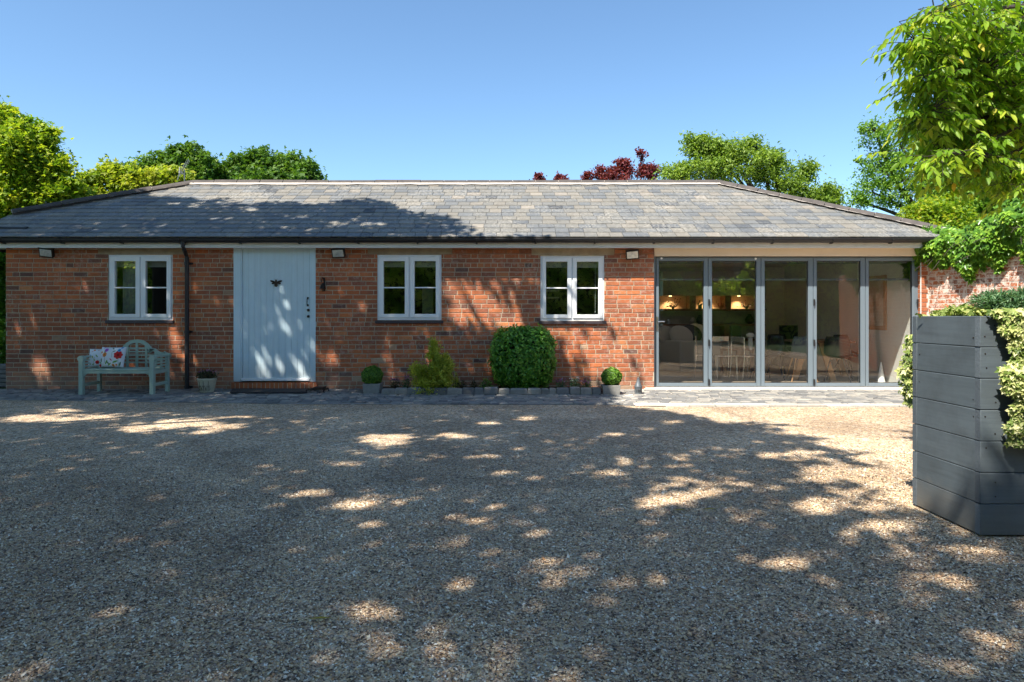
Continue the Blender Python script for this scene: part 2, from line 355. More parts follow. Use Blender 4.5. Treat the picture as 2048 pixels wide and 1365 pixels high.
def lobe_points(lobes, nper, lpc, cr, flat=.75, shell=.45):
    """lobes: (center, radii(3), weight). returns leaf points, clump value, clump centres"""
    Ps, Rn, Cs = [], [], []
    for c, rad, wgt in lobes:
        n = max(2, int(nper*wgt)); d = unit(rs.normal(size=(n, 3))); q = rs.uniform(shell, 1.0, (n, 1))**.6
        cc = np.asarray(c)+d*q*np.asarray(rad); Cs.append(cc)
    Cs = np.concatenate(Cs)
    ex = []                                        # stray shoots breaking the outline
    for c, rad, wgt in lobes:
        for q in range(max(1, int(4*wgt))):
            d = rs.normal(size=3); d[2] = abs(d[2])+.2; d /= np.linalg.norm(d); rm = np.asarray(rad)
            for f in (1.0, 1.14, 1.27): ex.append(np.asarray(c)+d*rm*f+rs.normal(size=3)*.02)
    n0 = len(Cs); Cs = np.concatenate([Cs, np.array(ex)])
    cs = np.where(np.arange(len(Cs))[:, None] >= n0, .6, 1.0)*cr*rs.uniform(.5, 1.3, (len(Cs), 1)); cv = rs.rand(len(Cs))
    k = np.repeat(np.arange(len(Cs)), lpc)
    P = Cs[k]+rs.normal(size=(len(k), 3))*cs[k]*np.array([1, 1, flat])*.6
    r = np.clip(cv[k]*.55+rs.rand(len(k))*.45, 0, 1)
    return P, r, Cs
def limb(mb, a, b, r0, r1, n=6, sag=.15, k=6):
    a, b = Vector(a), Vector(b); L = (b-a).length
    mid = (a+b)/2+Vector((random.uniform(-1, 1), random.uniform(-1, 1), random.uniform(.2, 1)))*L*sag
    pts = [(a*(1-t)**2+mid*2*t*(1-t)+b*t*t) for t in [i/(k-1) for i in range(k)]]
    mb.tube(pts, [r0+(r1-r0)*i/(k-1) for i in range(k)], n, cap=False); return pts
def tree(name, base, lobes, label, cat='tree', group=None, nper=60, lpc=45, cr=.35, L=.12, mat='leaf_oak', trunk_r=.18,
         nlimb=28, fork=.45, keep=None, shape='leaf', wr=.55, droop=.25, up=.6, flat=.75, shell=.45, twig=0):
    base = Vector(base); t = empty(name, base, label, cat, group)
    P, r, Cs = lobe_points(lobes, nper, lpc, cr, flat, shell)
    if keep is not None:
        m = keep(P); P = P[m]; r = r[m]; Cs = Cs[keep(Cs)]
    foliage('crown', P, L, M[mat], t, r=r, shape=shape, wr=wr, droop=droop, up=up)
    cen = Vector(np.mean([l[0] for l in lobes], 0)); low = min(l[0][2]-l[1][2] for l in lobes)
    mb = MB(); fk = Vector((base.x*.6+cen.x*.4, base.y*.6+cen.y*.4, base.z+(max(low, base.z+.5)-base.z)*.85+.1))
    tp = limb(mb, base-Vector((0, 0, .1)), fk, trunk_r*1.25, trunk_r*.8, 10, .05)
    mains = []
    for c, rad, w in lobes:
        pp = limb(mb, fk, Vector(c), trunk_r*.55, trunk_r*.16, 7, .12); mains.append(pp)
    if len(Cs):
        sel = rs.choice(len(Cs), min(nlimb, len(Cs)), replace=False)
        for i in sel:
            q = Vector(Cs[i]); best = min((p for pp in mains for p in pp[1:]), key=lambda p: (p-q).length)
            limb(mb, best, q, max(.008, trunk_r*.14), .006, 5, .1, 5)
    mb.build('trunk', M['bark'], t)
    return t
# ============================================================ GROUND
def sheet(name, poly, z, mat, kind='structure'):
    o = mesh_obj(name, [(x, y, z) for x, y in poly], [tuple(range(len(poly)))], mat); o['kind'] = kind; return o
M['grass'] = simple('lawn', (.06, .11, .025), (.035, .07, .018), .9, 4, bs=.6, bd=.03)
sheet('ground', [(-900, -900), (900, -900), (900, 1500), (-900, 1500)], -.02, M['grass'])
EDGE = [(-14, 10.0), (-7.2, 9.82), (-2.9, 9.36), (1.3, 9.28), (1.9, 9.12), (9.5, 9.02)]      # gravel meets the stone paving
def edge_y(x):
    for (a, b), (c, d) in zip(EDGE, EDGE[1:]):
        if x <= c: return b+(d-b)*(x-a)/(c-a)
    return EDGE[-1][1]
sheet('gravel_drive', [(-14, -9), (9.5, -9)]+EDGE[::-1], -.008, M['gravel'])
# loose pebbles on the near part of the drive
def pebbles():
    n = 380000; y = 2.0+4.6*rs.rand(n)**.85; x = (rs.rand(n)*2-1)*(y*.79+.15)
    keep = rs.rand(n) < np.clip((6.7-y)/2.2, 0, 1)*1.0
    keep &= ~((x > 2.53) & (y > 3.7) & (y < 4.4)); x = x[keep]; y = y[keep]; n = len(x)
    oct_ = np.array([(1, 0, 0), (0, 1, 0), (-1, 0, 0), (0, -1, 0), (0, 0, 1), (0, 0, -.6)], float)
    f = np.array([(0, 1, 4), (1, 2, 4), (2, 3, 4), (3, 0, 4)])
    s = .0044*np.exp(rs.normal(size=n)*.33)[:, None]; s = np.minimum(s, .010)
    ell = np.stack([s[:, 0]*rs.uniform(.9, 1.5, n), s[:, 0]*rs.uniform(.6, 1, n), s[:, 0]*rs.uniform(.4, .75, n)], 1)
    v = oct_[None, :5]*ell[:, None, :]; v = v*(1+.18*rs.normal(size=(n, 5, 1)))
    a = rs.rand(n)*6.283; ca, sa = np.cos(a)[:, None], np.sin(a)[:, None]; tl = rs.normal(size=(n, 1))*.35
    X = v[..., 0]*ca-v[..., 1]*sa; Y = v[..., 0]*sa+v[..., 1]*ca; Z = v[..., 2]+v[..., 0]*tl
    V = np.stack([X+x[:, None], Y+y[:, None], Z-.008+.006*rs.rand(n, 1)], 2).reshape(-1, 3)
    Fc = (np.arange(n)[:, None, None]*5+f[None]).reshape(-1, 3)
    o = mesh_obj('gravel_pebbles', V, Fc, M['pebble'], attrs={'rnd': ('POINT', 'FLOAT', np.repeat(rs.rand(n), 5))}, smooth=True)
    o['kind'] = 'stuff'; o['label'] = 'loose brown, grey and white pebbles covering the near drive'
pebbles()
# stone sett paving along the house
def setts(name, x0, x1, ya, yb, rowd, wmin, wmax, z, joint, jm, kind='structure', lean=0):
    mb = MB(); y = yb
    while y > 8.9:
        y0 = y-rowd*random.uniform(.9, 1.1); x = x0-random.random()*.2
        while x < x1:
            w = random.uniform(wmin, wmax); g = joint
            cx = x+w/2; sh = lean*(11.3-y)
            if y0 > ya(cx)-.03:
                h = z+random.uniform(-.006, .008); r = random.random(); j = lambda: random.uniform(-.006, .006)
                a = [(x+g+j()-sh, y0+g+j()), (x+w-g+j()-sh, y0+g+j()), (x+w-g+j()-sh, y-g+j()), (x+g+j()-sh, y-g+j())]
                b = .012; m = [(a[0][0]+b, a[0][1]+b), (a[1][0]-b, a[1][1]+b), (a[2][0]-b, a[2][1]-b), (a[3][0]+b, a[3][1]-b)]
                mb.add([(p[0], p[1], z-.03) for p in a]+[(p[0], p[1], h-.008) for p in a]+[(p[0], p[1], h) for p in m],
                       [(0,1,5,4),(1,2,6,5),(2,3,7,6),(3,0,4,7),(4,5,9,8),(5,6,10,9),(6,7,11,10),(7,4,8,11),(8,9,10,11)], 0, r)
            x += w
        y = y0
    o = mb.build(name, M['sett']); o['kind'] = kind; return o
setts('stone_paving', -13, 1.62, lambda x: edge_y(x)+.02, 11.26, .115, .11, .21, .008, .007, None)
sheet('paving_joints', [(-13.5, 11.3)]+[(x, y+.01) for x, y in EDGE[:4]]+[(1.66, 9.2), (2.3, 11.3)][0:2], -.012+.008, M['concrete'])
# pale threshold, setts and pale edging in front of the folding doors
sheet('terrace_joints', [(1.66, 9.16), (9.5, 9.05), (9.5, 11.45), (2.3, 11.45), (1.66, 10.6)], -.001, M['mortar_pale'])
setts('terrace_paving', 1.95, 7.4, lambda x: edge_y(x)+.22, 11.0, .12, .13, .23, .014, .010, None, lean=.06)
mb = MB(); x = 1.75
while x < 7.6:
    w = random.uniform(.3, .42); mb.box(x+.004, x+w-.004, edge_y(x)+.03, edge_y(x)+.19, -.03, .012+random.uniform(0, .006), 0, random.random()); x += w
o = mb.build('terrace_edging', attrmat('pale_edging_stone', [(0, (.42, .38, .33)), (1, (.66, .62, .56))], .85), bevel=.006); o['kind'] = 'structure'
mb = MB(); x = 1.7                                              # pale concrete threshold strip under the doors
mb.add([(2.12, 11.03, .022), (7.3, 11.03, .022), (7.3, 11.5, .026), (2.3, 11.5, .026), (2.12, 11.03, -.03), (7.3, 11.03, -.03)], [(0, 1, 2, 3), (4, 5, 1, 0)], 0, .5)
o = mb.build('threshold_strip', M['mortar_pale']); o['kind'] = 'structure'
mb = MB()                                                       # irregular pale stones round the corner of the terrace
for k in range(46):
    a = random.random(); x = 1.45+a*.85+random.uniform(-.1, .1); y = 9.35+a*1.55+random.uniform(-.25, .22); w = random.uniform(.07, .15); d = random.uniform(.04, .08)
    mb.box(x-w/2, x+w/2, y-d/2, y+d/2, -.02, random.uniform(.010, .024), 0, random.random(), Matrix.Translation((x, y, 0)) @ Matrix.Rotation(random.uniform(-.6, .9), 4, 'Z') @ Matrix.Translation((-x, -y, 0)))
o = mb.build('corner_cobbles', attrmat('corner_cobble', [(0, (.2, .2, .2)), (1, (.5, .46, .4))], .85), bevel=.006); o['kind'] = 'structure'

# ============================================================ BRICKWORK
def rect_sub(rects, h, eps=.006):
    out = []
    for (a, b, c, d) in rects:
        A, B, Cc, D = h
        if B <= a or A >= b or D <= c or Cc >= d: out.append((a, b, c, d)); continue
        if A-a > eps: out.append((a, A, c, d))
        if b-B > eps: out.append((B, b, c, d))
        lo, hi = max(a, A), min(b, B)
        if Cc-c > eps: out.append((lo, hi, c, Cc))
        if d-D > eps: out.append((lo, hi, D, d))
    return out
def bricks(mb, u0, u1, z0, z1, holes, T, thick=.2, course=.075, hdr=.07, proud=.007, jit=.0025, bw=.225, slabs=True):
    """T(u, n, z) maps wall coordinates to the world; n is out of the wall"""
    z = z0; k = 0
    while z < z1-.01:
        u = u0-random.choice([0, .5])*0-(bw/2 if k % 2 else 0)+random.uniform(-.02, .02)
        hdrrow = (k % 6 == 3 and random.random() < .5)
        while u < u1:
            w = bw*(.5 if (hdrrow or random.random() < hdr) else 1)*random.uniform(.96, 1.04)
            a, b = max(u+.0062, u0), min(u+w-.0062, u1); u += w
            if b-a < .02: continue
            rr = [(a, b, z+.0062, min(z+course-.0062, z1))]
            for h in holes: rr = rect_sub(rr, h, .015)
            r = min(max(random.gauss(.5, .2), 0), 1)
            if random.random() < .012: r = random.uniform(0, .1)
            for (p, q, c, d) in rr:
                if d-c < .015: continue
                j = lambda: random.uniform(-jit, jit); n = random.uniform(.5, 1)*proud; e = .0035
                o4 = [(p, c), (q, c), (q, d), (p, d)]; i4 = [(p+e+j(), c+e+j()), (q-e+j(), c+e+j()), (q-e+j(), d-e+j()), (p+e+j(), d-e+j())]
                vs = [T(x, -.006, y) for x, y in o4]+[T(x, n-.002, y) for x, y in o4]+[T(x, n+.001, y) for x, y in i4]
                mb.add(vs, [(0,1,5,4),(1,2,6,5),(2,3,7,6),(3,0,4,7),(4,5,9,8),(5,6,10,9),(6,7,11,10),(7,4,8,11),(8,9,10,11)], 0, r)
        z += course; k += 1
    if slabs:
        rr = [(u0, u1, z0, z1)]
        for h in holes: rr = rect_sub(rr, h)
        for (p, q, c, d) in rr:
            vs = [T(p, -.0, c), T(q, 0, c), T(q, 0, d), T(p, 0, d), T(p, -thick, c), T(q, -thick, c), T(q, -thick, d), T(p, -thick, d)]
            mb.add(vs, [(0,1,2,3),(7,6,5,4),(0,4,5,1),(1,5,6,2),(2,6,7,3),(3,7,4,0)], 1, .5)

house = empty('brick_house', (-1.2, W, 0), 'long single storey red brick house with hipped slate roof and dark gutter', 'house')
XL, XR, XC = wx(12), wx(1308), wx(1838)
ZS = 2.315
WIN = [(216.5, 345.5, 510.3, 640.8), (754.5, 883, 510.3, 640.8), (1080.8, 1208.6, 512.4, 642)]
LIN = [(196, 366, 496, 509.5), (735.5, 904, 496, 509.5), (1063, 1227.7, 496, 511)]
DOOR = (467.5, 631.5, 495, 775.8)
rc = lambda a, b, c, d: (wx(a), wx(b), wz(d), wz(c))
holes = [rc(*w) for w in WIN]+[rc(*l) for l in LIN]+[(wx(467.5), wx(631.5), -.1, 3)]
T0 = lambda u, n, z: (u, W-n, z)
mb = MB(); bricks(mb, XL, XR, -.02, ZS+.05, holes, T0)
# left return wall and the pier beside the folding doors
TLf = lambda u, n, z: (XL-n, W+u, z)
bricks(mb, 0.2, 5.2, -.02, ZS+.3, [], TLf, hdr=.3)
mb.build('wall', [M['brick'], M['mortar']], house)
# plain inner leaf, rear and partition walls keep the rooms dark
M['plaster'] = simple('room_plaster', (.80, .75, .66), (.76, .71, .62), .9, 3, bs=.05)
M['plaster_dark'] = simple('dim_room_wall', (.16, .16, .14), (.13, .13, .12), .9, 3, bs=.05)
YB = 17.0
mb = MB(); mb.box(XL+.02, 2.42, YB, YB+.2, 0, 3.0); mb.box(3.6, XC+.3, YB, YB+.2, 0, 3.0); mb.box(2.42, 3.6, YB, YB+.2, 2.25, 3.0); mb.build('rear_wall', M['plaster'], house)  # unseen gap in the rear wall, added to let daylight into the room
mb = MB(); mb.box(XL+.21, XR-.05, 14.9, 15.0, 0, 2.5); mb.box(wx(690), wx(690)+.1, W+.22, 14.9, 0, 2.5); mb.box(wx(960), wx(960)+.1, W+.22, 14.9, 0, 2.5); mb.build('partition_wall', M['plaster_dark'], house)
mb = MB(); mb.box(XR-.2, XR-.001, W+.21, YB, 0, 2.6); mb.build('end_wall', M['plaster'], house)
mb = MB(); mb.box(XL+.21, XR-.21, W+.22, 14.9, 2.36, 2.42); mb.box(XR, XC+.2, W+.16, 12.6, 2.42, 2.5); mb.box(XR, XC+.2, 14.5, YB, 2.42, 2.5); mb.box(XR, 2.45, 12.6, 14.5, 2.42, 2.5); mb.box(4.3, XC+.2, 12.6, 14.5, 2.42, 2.5)  # unseen ceiling opening and shaft, added to bring skylight into the room
ZBK = lambda y: 3.87-.5*(y-13.73)-.03
for x in (2.45, 4.3): mb.add([(x, 12.6, 2.5), (x, 14.5, 2.5), (x, 15.6, ZBK(15.6)), (x, 13.95, ZBK(13.95)), (x, 12.6, 3.2)], [(0, 1, 2, 3, 4)])
mb.add([(2.45, 12.6, 2.5), (4.3, 12.6, 2.5), (4.3, 12.6, 3.2), (2.45, 12.6, 3.2)], [(0, 1, 2, 3)]); mb.add([(2.45, 14.5, 2.5), (4.3, 14.5, 2.5), (4.3, 15.6, ZBK(15.6)), (2.45, 15.6, ZBK(15.6))], [(0, 1, 2, 3)]); mb.build('ceiling', M['plaster'], house)
M['floor_in'] = simple('room_floor', (.42, .35, .27), (.33, .27, .21), .5, 7, bs=.05)
mb = MB(); mb.box(XL+.2, XC+.9, W+.16, YB, -.015, .015); mb.build('floor', M['floor_in'], house)
XRW = XC+.06
mb = MB(); mb.box(XRW, XRW+.15, W+.17, YB, 0, 2.6); o = mb.build('side_wall', simple('white_side_wall', (.62, .64, .62), (.58, .60, .58), .9, 3, bs=.03), house)
# lintels
for i, (a, b, c, d) in enumerate(LIN):
    mb = MB(); mb.box(wx(a), wx(b), W-.004, W+.2, wz(d), wz(c)+.03, 0, .5); mb.build('lintel', M['lintel'], house, bevel=.004)
wb = (simple('weathered_band', (.30, .17, .09), (.16, .08, .05), .9, 12, bs=.5, bd=.006))
mb = MB(); mb.box(wx(1228.2), XR-.002, W-.005, W+.1, wz(511), wz(497), 0, .5); mb.build('lintel', wb, house)
mb = MB(); mb.box(wx(904.3), wx(1062.7), W-.003, W+.1, wz(508.5), wz(496)+.02, 0, .5); mb.build('lintel', wb, house)
# windows
M['void'] = simple('slot_shade', (.02, .02, .018), None, .9)
GL = [[(229.5, 271.2), (291, 333.3)], [(767, 809.6), (828.7, 871.5)], [(1092, 1135), (1153.5, 1197)]]
for i, (a, b, c, d) in enumerate(WIN):
    w = empty('window', (wx((a+b)/2), W, wz(d))); w.parent = house; w.location = Vector(w.location)-wloc(house)
    x0, x1, z0, z1 = rc(a, b, c, d); zg0, zg1 = wz(628.3+(1.2 if i == 2 else 0)), wz(522.6+(1 if i == 2 else 0))
    mid = (wx(GL[i][0][1])+wx(GL[i][1][0]))/2; y0, y1 = W+.012, W+.09
    mb = MB(); o_ = .028
    mb.box(x0, x0+o_, y0, y1, z0, z1); mb.box(x1-o_, x1, y0, y1, z0, z1); mb.box(x0+o_, x1-o_, y0, y1, z0, z0+o_+.012); mb.box(x0+o_, x1-o_, y0, y1, z1-o_, z1)
    mb.box(mid-.010, mid+.010, y0+.001, y1, z0+o_, z1-o_)
    mb.build('frame', M['white'], w, bevel=.004)
    for (ga, gb) in GL[i]:
        g0, g1 = wx(ga), wx(gb); s0 = x0+o_ if ga == GL[i][0][0] else mid+.010; s1 = mid-.010 if ga == GL[i][0][0] else x1-o_
        mb = MB(); ys, ye = W-.006, W+.07; s0 += .002; s1 -= .002; za, zb = z0+o_+.014, z1-o_-.002
        mb.box(s0, g0, ys, ye, za, zb); mb.box(g1, s1, ys, ye, za, zb); mb.box(g0, g1, ys, ye, za, zg0); mb.box(g0, g1, ys, ye, zg1, zb)
        zm = wz(575.7+(.8 if i == 2 else 0)); mb.box(g0, g1, ys+.012, ye-.01, zm-.011, zm+.011)
        mb.build('casement', M['white'], w, bevel=.003)
        mb = MB(); mb.box(g0-.004, g1+.004, W+.028, W+.034, zg0-.004, zg1+.004); mb.build('pane', M['glass2'], w)
    mb = MB(); mb.box(x0-.03, x1+.03, W-.045, W+.1, z0-.055, z0-.003); mb.build('sill', M['sill'], w, bevel=.006)
    mb = MB(); mb.box(x0+.05, x1-.05, W+.14, W+.165, zg1-.09, zg1+.04); mb.build('blind', simple('roller_blind', (.5, .5, .46), (.45, .45, .42), .9, 5), w)
# things seen through the small windows
M['curtain'] = simple('pale_curtain', (.62, .62, .57), (.5, .5, .46), .9, 8, bs=.3)
mb = MB()
for k in range(9): mb.tube([(wx(229)+k*.028, W+.27+.012*(k % 2), .95), (wx(229)+k*.028, W+.27+.012*(k % 2), 2.2)], .017, 8)
tag(mb.build('curtain', M['curtain'], smooth=True), 'pale curtain hanging inside the left window beside the bench', 'curtain')
mb = MB(); mb.box(wx(844, 12.6), wx(866, 12.6), 12.6, 12.65, .75, wz(577, 12.6)); 
tag(mb.build('cabinet', [simple('cream_cabinet', (.75, .72, .55), (.7, .68, .5), .6, 3)], bevel=.004), 'cream cabinet panel standing inside the middle window', 'cabinet')
mb = MB()
for zz in (wz(582, 12.3), wz(596, 12.3)): mb.box(wx(1085, 12.3), wx(1118, 12.3), 12.25, 12.45, zz-.012, zz+.012)
mb.box(wx(1085, 12.3), wx(1085, 12.3)+.02, 12.25, 12.45, .6, 1.75); tag(mb.build('wall_shelf', simple('pale_shelf', (.6, .52, .38), None, .6)), 'pale wooden shelves just inside the window right of the bush', 'shelf')
# ---- front door
d = empty('door', (wx(550), W, 0)); d.parent = house; d.location = Vector(d.location)-wloc(house)
mb = MB(); zt = ZS+.04; zb = wz(764)
mb.box(wx(467.5), wx(482), W-.012, W+.1, zb-.0, zt); mb.box(wx(621), wx(631.5), W-.012, W+.1, zb, zt); mb.box(wx(482), wx(484.5), W-.002, W+.1, zb, zt); mb.box(wx(619), wx(621), W-.002, W+.1, zb, zt)
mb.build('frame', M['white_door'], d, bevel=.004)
mb = MB(); n = 11; xa, xb = wx(484.5)+.003, wx(619)-.003; pw = (xb-xa)/n
for k in range(n):
    mb.box(xa+k*pw+.0022, xa+(k+1)*pw-.0022, W+.012, W+.05, wz(762), zt)
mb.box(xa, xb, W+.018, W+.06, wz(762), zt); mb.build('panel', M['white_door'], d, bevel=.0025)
mb = MB(); mb.prism([(xa-.01, wz(762.2)), (xb+.01, wz(762.2)), (xb+.01, wz(757)), (xa-.01, wz(757))], W-.03, W+.012); mb.build('weather_bar', M['white'], d, bevel=.006)
# bee knocker: body, head, two pairs of wings
mb = MB(); bx, bz = wx(552.3), wz(567.5); y = W+.004
def disc(mb, cx, cz, rx, rz, ang, y0, y1, n=14):
    ca, sa = math.cos(ang), math.sin(ang); mb.prism([(cx+ca*rx*math.cos(t)-sa*rz*math.sin(t), cz+sa*rx*math.cos(t)+ca*rz*math.sin(t)) for t in [-2*math.pi*i/n for i in range(n)]], y0, y1)
disc(mb, bx, bz-.018, .024, .038, 0, y-.03, y+.006); disc(mb, bx, bz+.024, .02, .018, 0, y-.028, y+.006); disc(mb, bx, bz+.048, .013, .012, 0, y-.024, y+.006)
for s in (-1, 1):
    disc(mb, bx+s*.055, bz+.032, .045, .017, s*.35, y-.012, y+.006); disc(mb, bx+s*.045, bz+.004, .032, .013, -s*.25, y-.010, y+.006)
    mb.tube([(bx+s*.006, y-.01, bz+.055), (bx+s*.02, y-.012, bz+.075)], .003, 6); mb.tube([(bx+s*.015, y-.008, bz-.02), (bx+s*.035, y-.006, bz-.045)], .003, 6)
mb.build('knocker', M['iron'], d, bevel=.003)
mb = MB(); hx = wx(615.3); mb.tube([(hx, W+.01, wz(596)), (hx, W-.03, wz(598.5)), (hx, W-.035, wz(604)), (hx, W-.03, wz(609.5)), (hx, W+.01, wz(612))], .0085, 8)
mb.box(hx-.014, hx+.014, W+.004, W+.013, wz(599), wz(594.6)); mb.box(hx-.014, hx+.014, W+.004, W+.013, wz(613), wz(609)); mb.build('handle', M['iron'], d, bevel=.002)
for pz in (620.8, 633.3):
    mb = MB(); c = (wx(617), W-.012, wz(pz)); mb.tube([(c[0], W+.014, c[2]), (c[0], W-.002, c[2]), (c[0], W-.014, c[2]), (c[0], W-.03, c[2])], [.021, .021, .024, .014], 14); mb.build('door_knob', M['iron'], d)
# soldier course step under the door
mb = MB(); x = wx(464)
while x < wx(632): mb.box(x+.004, x+.064, W-.05, W+.15, -.02, wz(765.2), 0, random.gauss(.45, .15)); x += .0715
mb.box(wx(463.5), wx(632.3), W-.044, W+.15, -.02, wz(766.2), 1); mb.build('door_step', [M['brick_step'], M['mortar']], house, bevel=.003)
# ---- fascia, soffit, gutter, downpipe
xl, xr = -10.6, 6.93
mb = MB(); yf = W-.22; mb.box(xl, xr, yf, yf+.025, wz(496.3, yf), 2.515); mb.build('fascia', M['fascia'], house)
mb = MB(); mb.box(xl, xr-.01, yf+.026, W+.2, ZS+.012, ZS+.03); mb.build('soffit', M['fascia'], house)
mb = MB(); n = 10; yc, zc, rr_ = W-.29, 2.445, .062
prof = [(yc+rr_*math.cos(math.pi+math.pi*i/n), zc+rr_*math.sin(math.pi+math.pi*i/n)) for i in range(n+1)]
inn = [(yc+(rr_-.006)*math.cos(math.pi+math.pi*i/n), zc+.002+(rr_-.006)*math.sin(math.pi+math.pi*i/n)) for i in range(n, -1, -1)]
pr = prof+inn; vs = [(xl, a, b) for a, b in pr]+[(xr+.12, a, b) for a, b in pr]; k = len(pr)
mb.add(vs, [(i, (i+1) % k, (i+1) % k+k, i+k) for i in range(k)]+[tuple(range(k)), tuple(reversed(range(k, 2*k)))])
mb.tube([(xl, yc-rr_+.002, zc+.002), (xr+.12, yc-rr_+.002, zc+.002)], .008, 8)
mb.add([(xr+.118, a, b) for a, b in prof], [tuple(range(len(prof)))])
mb.build('gutter', M['black'], house)
px = 5
while px < 1880:
    x = wx(px, yc); mb = MB()
    mb.tube([(x, yc+(rr_+.007)*math.cos(math.pi+math.pi*i/8), zc+(rr_+.007)*math.sin(math.pi+math.pi*i/8)) for i in range(9)], .009, 6)
    mb.box(x-.012, x+.012, yc+.02, yf-.002, zc-.075, zc-.058); mb.build('gutter_bracket', M['black'], house); px += 118.5
dp = empty('downpipe', (wx(377), W-.05, 0)); dp.parent = house; dp.location = Vector(dp.location)-wloc(house)
x = wx(377.3); yp = W-.06; gx = wx(366, yc)
mb = MB(); mb.tube([(gx, yc, zc-.03), (gx, yc, wz(497)), (gx+.006, yc+.02, wz(502)), (x-.004, yp-.03, wz(510)), (x, yp, wz(516)), (x, yp, wz(777)), (x+.002, yp-.03, wz(783.5)), (x+.002, yp-.09, wz(786))], .033, 12)
mb.build('pipe', M['black'], dp, smooth=True)
mb = MB(); mb.tube([(gx, yc, zc-.09), (gx, yc, zc-.03), (gx, yc, zc+.0)], [.042, .045, .06], 12); mb.build('outlet', M['black'], dp)
for pz in (528, 664, 774):
    mb = MB(); mb.tube([(x, yp, wz(pz+3)), (x, yp, wz(pz-3))], .041, 12); mb.box(x-.06, x+.075, yp+.03, W-.001, wz(pz+2), wz(pz-2)); mb.build('pipe_clip', M['black'], dp)
# gutter end of the neighbouring roof resting over the slates
mb = MB(); mb.tube([(-9.9, 11.3, wz(455, 11.3)), (wx(54, 11.3), 11.3, wz(459.5, 11.3))], .042, 14); mb.tube([(wx(51, 11.3), 11.3, wz(459.3, 11.3)), (wx(56, 11.3), 11.3, wz(459.6, 11.3))], .049, 14); mb.build('overflow_pipe', M['black'], house, smooth=True)
# ---- roof
SL = .50; YE = W-.33; ZE = 2.475; YR = 13.73; ZR = ZE+SL*(YR-YE); th = math.atan(SL)
XRL, XRR = wx(385, YR), wx(1437, YR)
KL = (wx(25, 11.97), 11.97)                       # where the left hip ends above the lower eave
XER = 7.2
def lim(y):                                       # roof extents at a given depth
    l = -8.78 if y < KL[1] else KL[0]+(XRL-KL[0])*(y-KL[1])/(YR-KL[1])
    r = XER+(XRR-XER)*(y-YE-.1)/(YR-YE-.1) if y > YE+.1 else XER
    return l, r
roof = None
mb = MB(); zs = lambda y: ZE+SL*(y-YE)
run = (YR-YE); ng = 15; gy = run/ng
for k in range(ng+1):
    yb = YE-.02+k*gy; ytop = min(yb+gy*1.35, YR+.02)
    la, ra = lim(max(yb, YE)); lb, rb = lim(ytop); x = la-random.random()*.2
    if k == 0: la -= 1.9; x -= 1.9; lb -= 1.9
    elif yb < KL[1]-.1: la -= 1.9*max(0, 1-k/4.6)*.0; 
    while x < ra:
        w = random.uniform(.19, .27); a, b = x+.0038, x+w-.0038; x += w
        A0, B0 = min(max(a, la), ra), min(max(b, la), ra); A1, B1 = min(max(a, lb), rb), min(max(b, lb), rb)
        if B0-A0 < .02 and B1-A1 < .02: continue
        dz = random.uniform(.000, .004); up = .017+dz; j = random.uniform(-.010, .010) if random.random() < .25 else random.uniform(-.003, .003)
        p = [(A0, yb+j, zs(yb+j)+up), (B0, yb+j*.8, zs(yb+j)+up), (B1, ytop, zs(ytop)+.002), (A1, ytop, zs(ytop)+.002)]
        q = [(c[0], c[1], c[2]-.013) for c in p]
        r = min(max(random.gauss(.5, .17), 0), 1)
        if random.random() < .06: r = random.random()
        mb.add(p+q, [(0,1,2,3),(7,6,5,4),(0,4,5,1),(1,5,6,2),(2,6,7,3),(3,7,4,0)], 0, r)
l0, r0 = lim(YE); 
mb.add([(l0, YE, ZE-.004), (r0, YE, ZE-.004), (XRR, YR, ZR-.004), (XRL, YR, ZR-.004), (KL[0], KL[1], zs(KL[1])-.004)], [(0, 1, 2, 3, 4)], 1)
YK = 2*YR-YE; mb.add([(XER, YE, ZE-.004), (XER, YK, ZE), (XRR, YR, ZR-.004)], [(0, 1, 2)], 1)
mb.add([(KL[0], KL[1], zs(KL[1])-.004), (XRL, YR, ZR-.004), (KL[0], YK, zs(KL[1])-.3), ], [(0, 1, 2)], 1)
zb_ = lambda y: ZR-.004-(ZR-ZE)*(y-YR)/(YK-YR)                 # rear slope, with an unseen opening added to brighten the living room
hx0, hx1, hy0, hy1 = 2.45, 4.3, 13.95, 15.6
mb.add([(XRL, YR, ZR-.004), (hx0, YR, ZR-.004), (hx0, YK, ZE), (KL[0], YK, ZE)], [(0, 1, 2, 3)], 1); mb.add([(hx0, YR, ZR-.004), (XRR, YR, ZR-.004), (hx1, hy0, zb_(hy0)), (hx0, hy0, zb_(hy0))], [(0, 1, 2, 3)], 1)
mb.add([(XRR, YR, ZR-.004), (XER, YK, ZE), (hx1, YK, ZE), (hx1, hy0, zb_(hy0))], [(0, 1, 2, 3)], 1); mb.add([(hx0, hy1, zb_(hy1)), (hx1, hy1, zb_(hy1)), (hx1, YK, ZE), (hx0, YK, ZE)], [(0, 1, 2, 3)], 1)
mb.add([(KL[0], KL[1], zs(KL[1])-.004), (KL[0], YK, zs(KL[1])-.3), (KL[0], YK, 2.0), (KL[0], YE, 2.35), (KL[0], YE, ZE)], [(0, 1, 2, 3, 4)], 1)
mb.add([(XER, YE+.02, ZE-.01), (XER, YK, ZE-.01), (XER-.4, YK, ZE-.2), (XER-.4, YE+.1, ZE-.2)], [(0, 1, 2, 3)], 1)
roof = mb.build('roof', [M['slate'], M['slate_plain']], house)
